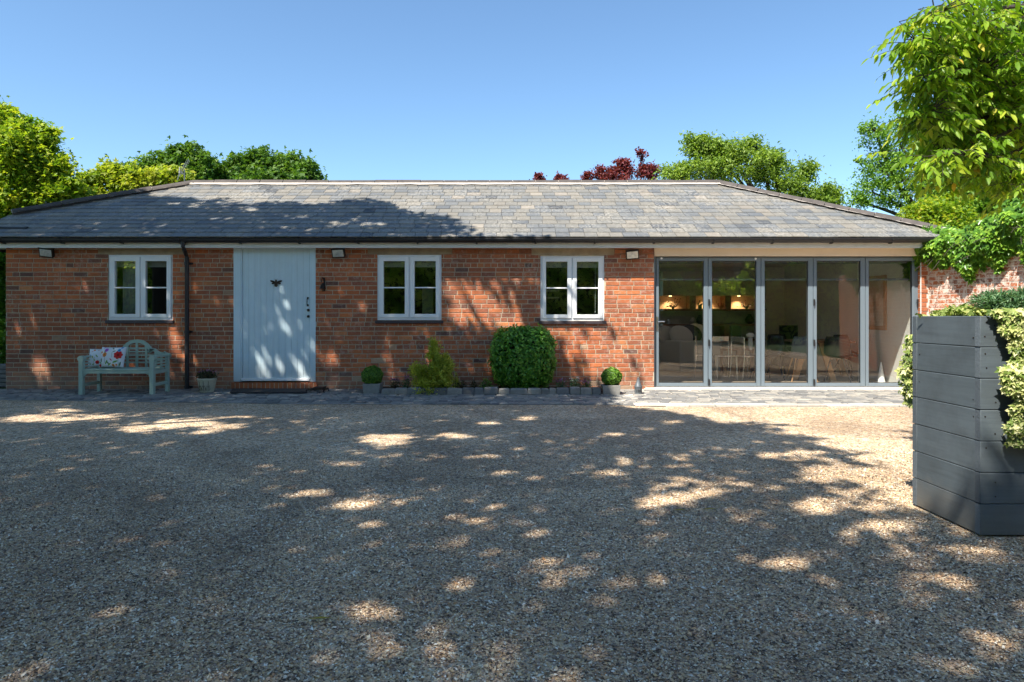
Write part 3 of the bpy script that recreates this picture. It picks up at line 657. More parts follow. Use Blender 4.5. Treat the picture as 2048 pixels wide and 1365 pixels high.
# ridge and hip tiles: short angular saddle tiles bedded in mortar
def ridge_line(a, b, name, L=.46, hgt=.07, wid=.13, drop=(.5, .5), moff=.0):
    a, b = Vector(a), Vector(b); D = b-a; n = round(D.length/L); d = D.normalized(); side = d.cross(Vector((0, 0, 1))).normalized(); upv = side.cross(d)
    mb = MB()
    for k in range(n):
        p0 = a+D*(k/n)+d*.006; p1 = a+D*((k+1)/n)-d*.006; w = random.uniform(-.006, .006)
        def ring(p, wd, h, dn):
            return [p+side*x*wd+upv*(z*h+w)-Vector((0, 0, 1))*dn*abs(x) for x, z in ((-1, -.35), (-.62, .55), (-.25, .95), (.25, .95), (.62, .55), (1, -.35))]
        A, B = ring(p0, wid, hgt, .03), ring(p1, wid, hgt, .03); A2, B2 = ring(p0, wid-.015, hgt-.02, .03), ring(p1, wid-.015, hgt-.02, .03)
        vs = A+B+A2+B2; fs = [(i, i+1, i+7, i+6) for i in range(5)]+[(i+12, i+18, i+19, i+13) for i in range(5)]+[(i, i+12, i+13, i+1) for i in range(5)]+[(i+6, i+7, i+19, i+18) for i in range(5)]+[(0, 6, 18, 12), (5, 17, 23, 11)]
        mb.add(vs, fs, 0, random.random())
        mb.tube([p1-d*.002+upv*.02, p1+d*.014+upv*.02], hgt*.5, 8, 1)
    o = mb.build(name, [M['ridge'], M['mortar_pale']], roof)
    mb = MB(); k = 60; vs = []                    # mortar bedding showing below the tiles
    for i in range(k+1):
        p = a+D*(i/k); j = random.uniform(.0, .03)
        for s in (-1, 1):
            vs += [p+side*s*(wid*.8)+Vector((0, 0, .0))-Vector((0, 0, .01)), p+side*s*(wid+.025+j)-Vector((0, 0, 1))*(wid+.025+j)*drop[0]+Vector((0, 0, .028))]
    fs = []
    for i in range(k): fs += [(i*4, i*4+1, i*4+5, i*4+4), (i*4+2, i*4+6, i*4+7, i*4+3)]
    mb.add(vs, fs); mb.build('mortar_bedding', M['mortar_pale'], roof)
ridge_line((XRL, YR, ZR+.012), (XRR, YR, ZR+.012), 'ridge_tiles', wid=.12)
ridge_line((XRL, YR, ZR+.012), (KL[0], KL[1], zs(KL[1])+.03), 'hip_tiles', L=.7, hgt=.075, wid=.11, drop=(.3, .3))
ridge_line((XRR, YR, ZR+.012), (XER+.02, YE+.1, ZE+.07), 'hip_tiles', L=.42, wid=.11, drop=(.3, .3))
# ---- folding glass doors
YD = W+.08; bx_ = lambda p: wx(p, YD); bz_ = lambda p: wz(p, YD)
mb = MB(); mb.box(XR-.0, XC+.02, W-.03, W+.16, wz(512.3), ZS+.01); mb.build('beam', M['cream'], house, bevel=.004)
fd = empty('folding_door', (bx_(1573), YD, 0)); fd.parent = house; fd.location = Vector(fd.location)-wloc(house)
mb = MB(); zt, zb = wz(512.6), bz_(774.6)
mb.box(XR+.002, bx_(1311.5), YD, YD+.09, zb, zt); mb.box(bx_(1829.5), bx_(1840.5), YD, YD+.09, zb, zt); mb.box(bx_(1311.5), bx_(1829.5), YD, YD+.09, bz_(515.5), zt); mb.box(bx_(1311.5), bx_(1829.5), YD, YD+.09, zb, bz_(773.6))
mb.build('door_frame', M['alu'], fd, bevel=.003)
PN = [(1312, 1416, 1317.5, 1407.2), (1416, 1521.5, 1423.6, 1512.4), (1521.5, 1626, 1529, 1616), (1626, 1730.3, 1633, 1720.7), (1730.3, 1829.3, 1737, 1824)]
for k, (a, b, g0, g1) in enumerate(PN):
    mb = MB(); A, B, G0, G1 = bx_(a)+.004, bx_(b)-.004, bx_(g0), bx_(g1); z0, z1, q0, q1 = bz_(773.2), bz_(516), bz_(766.3), bz_(522.3)
    ya, yb = YD-.012, YD+.06
    mb.box(A, G0, ya, yb, z0, z1); mb.box(G1, B, ya, yb, z0, z1); mb.box(G0, G1, ya, yb, z0, q0); mb.box(G0, G1, ya, yb, q1, z1)
    pn = mb.build('door_leaf', M['alu'], fd, bevel=.004)
    mb = MB(); e = .008                            # dark gasket round the glass
    for bx4 in ((G0, G0+e, q0, q1), (G1-e, G1, q0, q1), (G0+e, G1-e, q0, q0+e), (G0+e, G1-e, q1-e, q1)): mb.box(bx4[0], bx4[1], YD+.005, YD+.03, bx4[2], bx4[3])
    mb.build('gasket', M['black'], pn)
    mb = MB(); mb.box(G0+.002, G1-.002, YD+.018, YD+.024, q0+.002, q1-.002); mb.build('glass_pane', M['glass'], pn)
    mb = MB(); zz = q1-.03                         # venetian blind drawn up behind the glass
    while zz > wz(558, YD): mb.add([(G0+.012, YD+.065, zz), (G1-.012, YD+.065, zz), (G1-.012, YD+.085, zz+.006), (G0+.012, YD+.085, zz+.006)], [(0, 1, 2, 3)]); zz -= .0125
    mb.box(G0+.01, G1-.01, YD+.062, YD+.09, wz(561, YD), wz(557.5, YD)); mb.box(G0+.008, G1-.008, YD+.062, YD+.095, q1-.035, q1-.005)
    mb.build('blind', simple('grey_blind', (.10, .115, .125), (.08, .09, .1), .5, 4) if k == 0 else bpy.data.materials['grey_blind'], pn)
mb = MB()
mb.box(bx_(1312.5), bx_(1316.2), YD-.020, YD-.012, bz_(662), bz_(634)); mb.tube([(bx_(1314.5), YD-.02, bz_(643.5)), (bx_(1314.5), YD-.06, bz_(643.5)), (bx_(1327.5), YD-.06, bz_(643.5))], .009, 8); mb.build('handle', M['steel'], fd)
for px_ in (1416, 1626, 1832):
    for py_ in (605.5, 686, 765):
        mb = MB(); mb.box(bx_(px_+.4), bx_(px_+2.8), YD-.034, YD-.012, bz_(py_+6), bz_(py_-6)); mb.tube([(bx_(px_+.6), YD-.036, bz_(py_+6.5)), (bx_(px_+.6), YD-.036, bz_(py_-6.5))], .008, 8); mb.build('hinge', M['black'], fd)
for px_, py_ in ((1322.5, 517.3), (1510.5, 518)):
    mb = MB(); mb.tube([(bx_(px_), YD-.012, bz_(py_)), (bx_(px_), YD-.022, bz_(py_))], .017, 14); mb.build('cap', M['white'], fd)
# ---- floodlights under the eaves
for (px_, py_, tw) in ((93.5, 505, .35), (677, 506, -.1), (1264.5, 509, -.25)):
    Mx = Matrix.Translation((wx(px_, W-.16), W-.16, wz(py_, W-.16))) @ Matrix.Rotation(tw*.35, 4, 'Z') @ Matrix.Rotation(tw*.35, 4, 'Y') @ Matrix.Rotation(R(24), 4, 'X')
    fl = MB(); fl.box(-.105, .105, -.03, .03, -.072, .072, M=Mx); fl.box(-.075, .075, .03, .06, -.05, .05, M=Mx)
    fl.box(-.11, .11, -.045, -.03, .072, .08, M=Mx); fl.box(-.11, .11, -.04, -.03, -.08, -.0721, M=Mx)
    fl.tube([Mx @ Vector((0, .05, 0)), (wx(px_, W-.04), W-.05, wz(py_)), (wx(px_), W-.0, wz(py_))], .02, 8)
    fo = fl.build('floodlight', M['iron'], house, bevel=.006)
    gl = MB(); gl.box(-.088, .088, -.036, -.0305, -.057, .057, M=Mx); gl.build('lamp_glass', M['lensglass'], fo)
    gl = MB(); gl.add([Mx @ Vector(p) for p in ((-.08, -.037, -.05), (.08, -.037, -.05), (0, -.052, .035))], [(0, 1, 2)], 0); gl.build('reflector', M['lensglass'], fo)
# wall bell bracket beside the door
mb = MB(); hx, y = wx(649), W-.05
mb.box(hx-.012, hx+.012, W-.02, W-.001, wz(583), wz(556)); mb.tube([(hx, W-.01, wz(560)), (hx-.01, y-.03, wz(556)), (hx-.02, y-.06, wz(561)), (hx-.02, y-.06, wz(566))], .007, 8)
mb.tube([(hx-.01, y-.02, wz(567)), (hx-.01, y-.02, wz(571)), (hx-.01, y-.02, wz(576)), (hx-.01, y-.02, wz(578))], [.01, .03, .042, .055], 14); mb.tube([(hx-.01, y-.02, wz(578)), (hx-.01, y-.02, wz(584))], .005, 6)
mb.tube([(hx, W-.01, wz(580)), (hx+.01, y+.01, wz(572)), (hx+.012, y+.0, wz(562))], .008, 6); mb.build('door_bell', M['iron'], house)
# television aerial behind the ridge
ae = MB(); ax, ay, az = wx(371, 15.2), 15.2, wz(340, 15.2)
ae.tube([(ax-.02, ay, 3.1), (ax-.02, ay, az)], .014, 8); a0 = Vector((wx(350, ay), ay+.2, wz(344, ay))); a1 = Vector((wx(386, ay), ay-.2, wz(325, ay))); ae.tube([a0, a1], .008, 6)
for k in range(9):
    c = a0.lerp(a1, k/8); e = .10-.004*k; ae.tube([c+Vector((-.5, .6, .75))*e, c-Vector((-.5, .6, .75))*e], .005, 5)
for s in (-1, 1): ae.tube([a0, a0+Vector((-.02, .05*s, .16*s))], .01, 5)
ae.tube([(ax-.02, ay, az-.12), (ax-.14, ay, az-.02)], .009, 5); ae.build('aerial', M['zinc'], house)
# ============================================================ GARDEN WALL AND PLANTER
GT = Vector((.31, -.95, 0)).normalized(); GN = Vector((-GT.y*-1*-1, 0, 0)); GN = Vector((GT.y, -GT.x, 0)); G0 = Vector((6.875, 11.31, 0))
def TG(u, n, z): p = G0+GT*u+GN*n; return (p.x, p.y, z)
gw = MB(); bricks(gw, 0, 9.5, -.02, 2.4, [], TG, thick=.25, proud=.004, bw=.225)
tag(gw.build('garden_wall', [M['brick_old'], M['mortar_pale']]), 'old limewashed brick garden wall running forward from the right of the glass doors', 'wall')
mb = MB()                                             # squared brick jamb at the end of the wall
z = 0
k = 0
while z < 2.3: mb.box(6.754, 6.754+(.112 if k % 2 else .092), 11.27, 11.37, z+.005, z+.07, 0, random.uniform(.45, .8)); z += .075; k += 1
mb.build('brick_jamb', [M['brick_step'], M['mortar']], house, bevel=.004)
mb = MB(); mb.box(6.758, 6.885, 11.277, 11.37, 0, 2.3, 1); mb.box(6.744, 6.7535, 11.262, 11.283, 0, 2.3, 0); mb.build('jamb_mortar', [simple('white_jamb', (.75, .74, .7), None, .7, 5), M['mortar_pale']], house)
def wall_ivy():
    n = 15500; u = rs.uniform(-.3, 6.5, n); q = rs.rand(n)
    low = 1.96+.10*np.sin(u*5.3)+.09*np.sin(u*13+1)+.05*np.sin(u*29)-.04*u*0; low = np.where(u < 0, low+.05, low)
    hi = 2.58+.14*np.clip(u, 0, 2)+.12*np.sin(u*4+2); z = low+(hi-low)*q**.9
    nn = (.03+.20*np.sin(np.clip((z-low)/(hi-low), 0, 1)*2.4+.15))*(1+.25*np.sin(u*7)*np.sin(z*9))*rs.uniform(.55, 1.1, n)
    nn = np.where((q > .72), nn-rs.rand(n)*.5, nn)
    P = np.array([G0.x, G0.y, 0])+u[:, None]*np.array(GT)+nn[:, None]*np.array(GN); P[:, 2] = z
    V, Fc, r = leaf_arrays(P, .085, wr=.8, nrm=np.broadcast_to(np.array([GN.x, GN.y, .45]), (n, 3)), up=.5, droop=.5, shape='palm', r=np.clip(rs.rand(n)*.7+.3*np.sin(u*6+z*8)**2, 0, 1))
    t = empty('ivy', TG(1, .1, 1.95), 'glossy green ivy spilling over the top of the old garden wall', 'ivy')
    mesh_obj('leaves', V, Fc, M['leaf_ivy'], t, attrs={'rnd': ('POINT', 'FLOAT', r)})
    mb = MB()
    for k in range(46):
        u0 = random.uniform(-.2, 5); z0 = random.uniform(2.1, 2.6); a = Vector(TG(u0, .1, z0)); b = Vector(TG(u0+random.uniform(-.5, .3), .42, z0-random.uniform(-.1, .5))); limb(mb, a, b, .006, .003, 5, .15, 5)
    mb.build('stem', M['bark'], t)
wall_ivy()
# timber raised planter: front, back and side boards
px0, px1, py0, py1 = 2.56, 4.9, 3.73, 4.36; BH = .1715
pl = empty('raised_planter', ((px0+px1)/2, (py0+py1)/2, 0), 'tall dark grey timber board planter in the right foreground', 'planter')
def boards(name, x0, x1, y0, y1, tf=0):
    mb = MB()
    for k in range(7):
        z0 = k*BH+.002; j = random.uniform(-.0015, .0015); mb.box(x0+j, x1+j, y0+j*.5, y1+j*.5, z0+.0017, z0+BH-.0017, 0, random.uniform(.25, .6))
    return mb.build(name, M['timber'], pl, bevel=.003)
f1 = boards('front_panel', px0, px1, py0, py0+.042); boards('side_panel', px0+.001, px0+.043, py0+.0425, py1-.0425); boards('back_panel', px0, px1, py1-.042, py1); boards('side_panel', px1-.042, px1, py0+.0425, py1-.0425)
M['end_grain'] = attrmat('worn_end_grain', [(0, (.07, .085, .10)), (1, (.13, .155, .175))], .7, 70, .9, .004)
for y in (py0, py1-.042):                              # rough end grain where the boards meet the corner
    mb = MB()
    for k in range(7): mb.box(px0-.0025, px0-.0002, y+.001, y+.041, k*BH+.006, k*BH+BH-.004, 0, random.random())
    mb.build('end_grain', M['end_grain'], pl)
screws = []
for k in range(7):
    for (x, dz) in ((px0+.028, .35), (px0+.075, .7), (px0+.03, .8), (px0+.085, .25)):
        if random.random() < .4: c = (x+random.uniform(-.006, .006), py0-.0005, (k+dz)*BH); screws.append(((c[0], c[1]+.002, c[2]), (c[0], c[1]-.001, c[2])))
    for (y, dz) in ((py0+.06, .3), (py0+.058, .75), (py1-.07, .6)):
        if random.random() < .35: screws.append(((px0+.002, y, (k+dz)*BH), (px0-.0005, y, (k+dz)*BH)))
for a_, b_ in screws: MB().tube([a_, b_], .0042, 10).build('screw', M['iron'], pl)
mb = MB(); mb.box(px0+.045, px1-.045, py0+.045, py1-.045, 0, 1.14); mb.build('soil', M['soil'], pl)
def patch(name, P, L, mat, label, cat, r=None, nrm=None, shape='palm', droop=.4, up=.5, wr=.7, group=None):
    V, Fc, rr = leaf_arrays(P, L, wr=wr, nrm=nrm, up=up, droop=droop, shape=shape, r=r)
    o = mesh_obj(name, V, Fc, M[mat], None, attrs={'rnd': ('POINT', 'FLOAT', rr)}); return tag(o, label, cat, group)
def ivy_curtain():
    # lies over the top edge then hangs down the front; the left edge of the fall slopes to the right
    n = 9500; z = 1.23-.72*rs.rand(n)**1.15; left = 2.60+np.interp(1.23-z, [0, .13, .23, .36, .48, .6, .72], [.01, .06, .09, .0, .09, .07, .07])+.015*np.sin(z*60)
    x = left+(3.3-left)*rs.rand(n)**1.2; y = py0-.02-.10*rs.rand(n)*np.clip((x-left)*6+.25, 0, 1)-.06*np.sin(np.clip((1.23-z)*4, 0, 3.1))
    P1 = np.stack([x, y, z], 1)
    m = 3600; x = rs.uniform(2.60, 3.6, m); y = rs.uniform(py0-.06, py0+.3, m); x = np.maximum(x, .712*y); zz = 1.2+.03*rs.rand(m)+.012*np.sin(x*9); P2 = np.stack([x, y, zz], 1)
    P = np.concatenate([P1, P2]); nr = np.concatenate([np.broadcast_to([0, -1, .4], (n, 3)), np.broadcast_to([0, -.3, 1], (m, 3))])
    return P, nr
P, nr = ivy_curtain()
patch('variegated_ivy', P, .034, 'leaf_varieg', 'cream and green variegated ivy hanging down the front of the grey planter', 'ivy', nrm=nr, droop=.8)
n = 420; z = rs.uniform(.62, 1.08, n); P = np.stack([px0+.05-.07*np.sin((1.12-z)*5.2)**2*rs.rand(n), py1+.02+.12*rs.rand(n), z], 1)
patch('variegated_ivy', P, .036, 'leaf_varieg', 'thin trail of variegated ivy behind the left edge of the grey planter', 'ivy', nrm=np.broadcast_to([-1, -.2, .3], (n, 3)), droop=.8)
n = 500; P = np.stack([rs.normal(2.79, .075, n), rs.normal(4.25, .05, n), 1.19+.045*rs.rand(n)], 1); P[:, 2] += .02*np.exp(-((P[:, 0]-2.79)/.06)**2)
patch('variegated_ivy', P, .04, 'leaf_varieg', 'low tuft of variegated ivy on top of the planter against the brick wall', 'ivy', r=rs.rand(n)*.6+.1)
n = 9000; P = np.stack([rs.uniform(2.89, 3.75, n), rs.normal(4.22, .06, n), 0*rs.rand(n)], 1); P[:, 2] = 1.19+(.155-.5*np.clip(3.0-P[:, 0], 0, 1)+.02*np.sin(P[:, 0]*22))*rs.rand(n)**.7
patch('herb_bush', P, .042, 'leaf_rosemary', 'feathery green herb growing on top of the grey planter', 'plant', shape='leaf', droop=-.5, wr=.18)

# ============================================================ TREES
def LB(px, py, d, r, ry=None, rd=None, w=1.0, dy=0):
    c = pt(px, py, d+dy); s = d/F; return (tuple(c), (r*s, (rd or r)*s, (ry or r)*s), w)
# left
tree('maple_tree', (-12.6, 15.5, 0), [LB(-25, 290, 15, 50, 60), LB(25, 300, 14.6, 40, 44), LB(60, 355, 15, 46, 50), LB(20, 400, 15, 60), LB(112, 342, 15, 20, 30, w=.6), LB(-90, 330, 16, 110), LB(14, 237, 15, 12, 16, w=.25), LB(20, 265, 15, 18, 18, w=.4), LB(48, 258, 15, 14, 12, w=.25), LB(86, 272, 15, 13, 16, w=.3), LB(72, 302, 15, 26, 22, w=.5), LB(128, 370, 15, 22, 14, w=.3), LB(120, 400, 15, 36, 26, w=.8), LB(20, 470, 15.4, 80, 60), LB(-20, 245, 15, 30), LB(60, 430, 16, 80, 40), LB(160, 395, 15.4, 18, 16, w=.3)],
     'tall yellow green maple rising behind the left end of the roof', nper=58, lpc=40, cr=.24, L=.09, mat='leaf_acer', shape='palm', wr=.62, trunk_r=.2, nlimb=60)
tree('shrub_tree', (-9.6, 17.5, 0), [LB(215, 372, 17, 36, 28), LB(265, 365, 17, 38, 25), LB(310, 362, 17, 35, 18), LB(345, 360, 17, 24, 14), LB(235, 350, 17, 18, 17, w=.4), LB(212, 345, 17, 9, 14, w=.25), LB(180, 395, 17, 30, 26), LB(150, 410, 17, 36, 30)],
     'bright yellow tree just clearing the left hip of the roof', nper=44, lpc=32, cr=.2, L=.105, mat='leaf_yellow', shape='palm', wr=.62, trunk_r=.12, nlimb=30)
tree('oak_tree', (-16.0, 32, 0), [LB(370, 330, 31, 36, 28), LB(330, 340, 31, 34, 22), LB(405, 340, 31, 28, 24), LB(300, 348, 31, 28, 14), LB(385, 314, 31, 22, 16, w=.6), LB(255, 350, 31, 20, 12, w=.4), LB(360, 370, 31, 70, 25)],
     'dark oak with a domed crown behind the television aerial', nper=46, lpc=34, cr=.42, L=.18, mat='leaf_oak', shape='palm', wr=.6, trunk_r=.4, group='oaks beyond the roof')
tree('oak_tree', (-11.0, 33, 0), [LB(530, 340, 32, 34, 30), LB(485, 345, 32, 30, 26), LB(575, 348, 32, 28, 24), LB(455, 352, 32, 22, 16, w=.6), LB(610, 350, 32, 20, 24, w=.5), LB(525, 318, 32, 16, 14, w=.4), LB(632, 358, 32, 10, 8, w=.2), LB(540, 370, 32, 90, 20), LB(590, 322, 32, 9, 11, w=.2)],
     'dark oak with a ragged crown, right of the domed one', nper=44, lpc=32, cr=.38, L=.18, mat='leaf_oak', shape='palm', wr=.6, trunk_r=.4, group='oaks beyond the roof')
# purple smoke bush
sm = [LB(1242, 345, 20, 18, 20), LB(1215, 350, 20, 18, 12, w=.7), LB(1252, 332, 20, 9, 12, w=.4), LB(1295, 350, 20, 20, 20), LB(1283, 311, 20, 9, 9, w=.2), LB(1195, 345, 20, 14, 12, w=.4), LB(1305, 342, 20, 12, 10, w=.4), LB(1240, 370, 20, 50, 16)]
tree('smoke_bush', (3.4, 20.4, 0), sm, 'dark purple leaved bush showing above the middle of the ridge', 'bush', nper=30, lpc=26, cr=.14, L=.08, mat='leaf_purple', wr=.7, trunk_r=.05, nlimb=30)
for px_, py_, r_, lb in ((1077, 358, 9, 'leftmost tiny purple tuft peeping over the ridge'), (1125, 358, 12, 'pale purple tuft over the ridge between two others'), (1175, 356, 8, 'purple tuft over the ridge beside the big purple bush')):
    tree('smoke_bush', (wx(px_, 20.2), 20.2, 0), [LB(px_, py_, 20.2, r_, 8), LB(px_, py_+12, 20.2, r_*1.2, 9)], lb, 'bush', nper=12, lpc=24, cr=.1, L=.07, mat='leaf_purple', wr=.7, trunk_r=.04, nlimb=8)
tree('cherry_tree', (7.4, 18.3, 0), [LB(1400, 345, 17.5, 50, 28), LB(1385, 292, 17.5, 14, 18, w=.4), LB(1415, 300, 17.5, 26, 22, w=.6), LB(1460, 305, 17.5, 44, 20), LB(1510, 287, 17.5, 14, 7, w=.2), LB(1475, 340, 17.5, 60, 32), LB(1540, 325, 17.5, 28, 30, w=.8), LB(1560, 365, 17.5, 50, 30), LB(1610, 340, 17.5, 17, 18, w=.4), LB(1630, 395, 17.5, 38, 22, w=.8), LB(1668, 388, 17.5, 12, 7, w=.2), LB(1640, 425, 17.5, 45, 22), LB(1350, 350, 17.5, 22, 16, w=.5)],
     'light green cherry tree behind the right end of the ridge', nper=52, lpc=42, cr=.22, L=.105, mat='leaf_cherry', wr=.42, trunk_r=.14, nlimb=70, droop=.5, shell=.3)
# right, behind the garden wall
tree('fine_leaved_tree', (10.6, 16.5, 0), [LB(1800, 290, 16, 55, 45), LB(1770, 345, 16, 50, 40), LB(1840, 340, 16, 60, 50), LB(1880, 280, 16, 60, 50), LB(1745, 385, 16, 34, 24, w=.7), LB(1835, 395, 16, 60, 30), LB(1825, 240, 16, 40, 32, w=.8), LB(1750, 260, 16, 20, 20, w=.35), LB(1900, 350, 16.5, 60, 60), LB(1720, 405, 16, 12, 10, w=.2)],
     'airy fine leaved tree above the right hip of the roof', nper=44, lpc=36, cr=.2, L=.085, mat='leaf_fine', wr=.45, trunk_r=.13, nlimb=90, shell=.35, droop=.4)
tree('dense_tree', (12.5, 14.6, 0), [LB(1960, 380, 13.6, 70, 60), LB(2030, 330, 13.6, 80, 70), LB(1950, 300, 14.2, 60, 50), LB(2040, 420, 13.4, 70, 50), LB(2110, 380, 13.6, 110, 110), LB(1930, 425, 13.6, 40, 30), LB(2000, 240, 14, 90, 60), LB(2070, 180, 14, 100, 90), LB(1915, 380, 14, 36, 50), LB(1935, 240, 15, 50, 60), LB(1960, 170, 15, 50, 50), LB(2000, 90, 15, 60, 60)],
     'dense mid green tree behind the ivy on the far right', nper=60, lpc=46, cr=.26, L=.10, mat='leaf_fine', wr=.5, trunk_r=.2, nlimb=40, droop=.3)
tree('golden_shrub', (8.6, 13.3, 0), [LB(1865, 425, 13, 42, 22), LB(1905, 440, 13, 34, 24), LB(1835, 445, 13, 26, 14, w=.6), LB(1900, 410, 13, 22, 12, w=.5), LB(1870, 470, 13, 60, 30)],
     'golden green shrub between the hip tiles and the ivy', 'bush', nper=55, lpc=44, cr=.17, L=.075, mat='leaf_acer', wr=.55, trunk_r=.06, nlimb=20)
# overhanging branches, close by on the right: drooping compound leaves
def near_tree():
    base = Vector((10.4, 5.6, 0)); t = empty('ash_tree', base, 'overhanging tree with long drooping bright leaves at the top right', 'tree')
    LBn = [(1870, 28, 4.9, 58, 26, 1), (1950, 60, 5.2, 80, 55, 2.2), (2030, 40, 5.6, 90, 90, 2.6), (1835, 82, 4.9, 30, 18, .5), (1895, 130, 5.3, 45, 40, 1.1), (1870, 175, 5.2, 32, 22, .6), (1960, 150, 5.4, 75, 55, 2),
           (2040, 170, 5.5, 80, 70, 2), (1850, 110, 5.1, 30, 26, .8), (1860, 150, 5.0, 34, 26, .9), (1880, 80, 5.3, 50, 36, 1.2), (1850, 235, 5.2, 30, 26, .7), (1900, 285, 5.6, 50, 40, 1), (2010, 100, 6.2, 90, 90, 2.2), (1990, 260, 6.4, 80, 90, 2), (1910, 200, 5.4, 45, 30, 1), (1865, 222, 5.1, 34, 18, .6), (1965, 235, 5.5, 75, 40, 1.6), (2040, 270, 5.6, 80, 55, 1.6), (1880, 262, 5.4, 36, 22, .5), (1880, 312, 5.0, 42, 20, .6), (1965, 310, 5.3, 50, 34, 1), (2030, 345, 5.4, 50, 32, .8), (2120, 200, 5.8, 110, 190, 3), (1930, 355, 5.6, 40, 14, .25)]
    P = []; D = []; rr = []; mb = MB(); root = Vector((7.6, 6.0, 4.0))
    limb(mb, base, root, .16, .11, 10, .05)
    for (a, b, d, r, ry, w) in LBn:
        c = pt(a, b, d); s = d/F; e0 = pt(min(a+r*1.2, 2140), b-4, d+.25); limb(mb, root, e0, .028, .014, 7, .08); limb(mb, e0, c, .014, .006, 6, .06)
        for k in range(int((32 if a < 1900 else 54)*w)):
            o = Vector((random.gauss(0, .55)*r*s, random.gauss(0, .6)*r*s, random.gauss(0, .55)*ry*s)); p = c+o
            if random.random() < .4: limb(mb, c, p, .006, .003, 4, .08, 4)
            ang = random.uniform(0, 6.283); q = Vector((math.cos(ang), math.sin(ang), random.uniform(-.7, .25))).normalized(); L = random.uniform(.14, .24); cv = random.random()
            side = q.cross(Vector((0, 0, 1))).normalized()
            mb.tube([p, p+q*L*.5+Vector((0, 0, -.01)), p+q*L+Vector((0, 0, -.04))], [.0025, .002, .0012], 4, cap=False)
            for i in range(7):
                f = .25+.75*(i//2)/3 if i < 6 else 1.0; bp = p+q*L*f+Vector((0, 0, -.04*f*f))
                dd = (side*(1 if i % 2 else -1)*1.0+q*.6+Vector((0, 0, -.75+random.uniform(-.3, .3)))).normalized() if i < 6 else (q+Vector((0, 0, -.8))).normalized()
                P.append(bp); D.append(dd); rr.append(min(1, cv*.6+random.random()*.4))
    P = np.array(P); D = unit(np.array(D)+rs.normal(size=(len(P), 3))*.15); n = len(P)
    L = .082*rs.uniform(.65, 1.25, (n, 1)); sd = np.cross(D, [0, 0, 1.0])+rs.normal(size=(n, 3))*.5; sd = unit(sd-(sd*D).sum(1, keepdims=True)*D); nn = np.cross(sd, D); w = L*.21
    v = np.stack([P, P+D*L*.28+sd*w*.85+nn*w*.35, P+D*L*.62+sd*w*.8+nn*w*.3-np.array([0, 0, .004]), P+D*L-np.array([0, 0, .012]), P+D*L*.62-sd*w*.8+nn*w*.3-np.array([0, 0, .004]), P+D*L*.28-sd*w*.85+nn*w*.35, P+D*L*.3, P+D*L*.64-np.array([0, 0, .003])], 1).reshape(-1, 3)
    f = np.array([(0, 1, 6), (1, 2, 7), (1, 7, 6), (2, 3, 7), (0, 6, 5), (5, 6, 7), (5, 7, 4), (4, 7, 3)])
    Fc = (np.arange(n)[:, None, None]*8+f[None]).reshape(-1, 3)
    mesh_obj('crown', v, Fc, M['leaf_ash'], t, attrs={'rnd': ('POINT', 'FLOAT', np.repeat(np.array(rr), 8))})
    mb.build('trunk', M['bark'], t)
near_tree()
# greenery left of the house
tree('climbing_shrub', (-9.9, 13.6, 0), [LB(-8, 520, 13, 28, 34, w=2), LB(-60, 640, 14.5, 60, 150, w=4), LB(-10, 590, 13, 28, 44), LB(-12, 670, 13, 30, 46), LB(-14, 735, 13, 26, 30), LB(-60, 600, 13.5, 50, 140, w=2)], 'dark leafy shrub glimpsed beyond the left end of the brick house', 'bush', nper=34, lpc=36, cr=.16, L=.1, mat='leaf_laurel', trunk_r=.05, nlimb=10)
mb = MB()
for k in range(5): mb.box(-9.9+random.uniform(-.05, .05), XL-.06, 11.6, 11.95, k*.075, k*.075+.07, 0, random.random()*.3)
tag(mb.build('low_wall', M['sett'], bevel=.01), 'low dark stone wall at the left end of the house', 'wall')

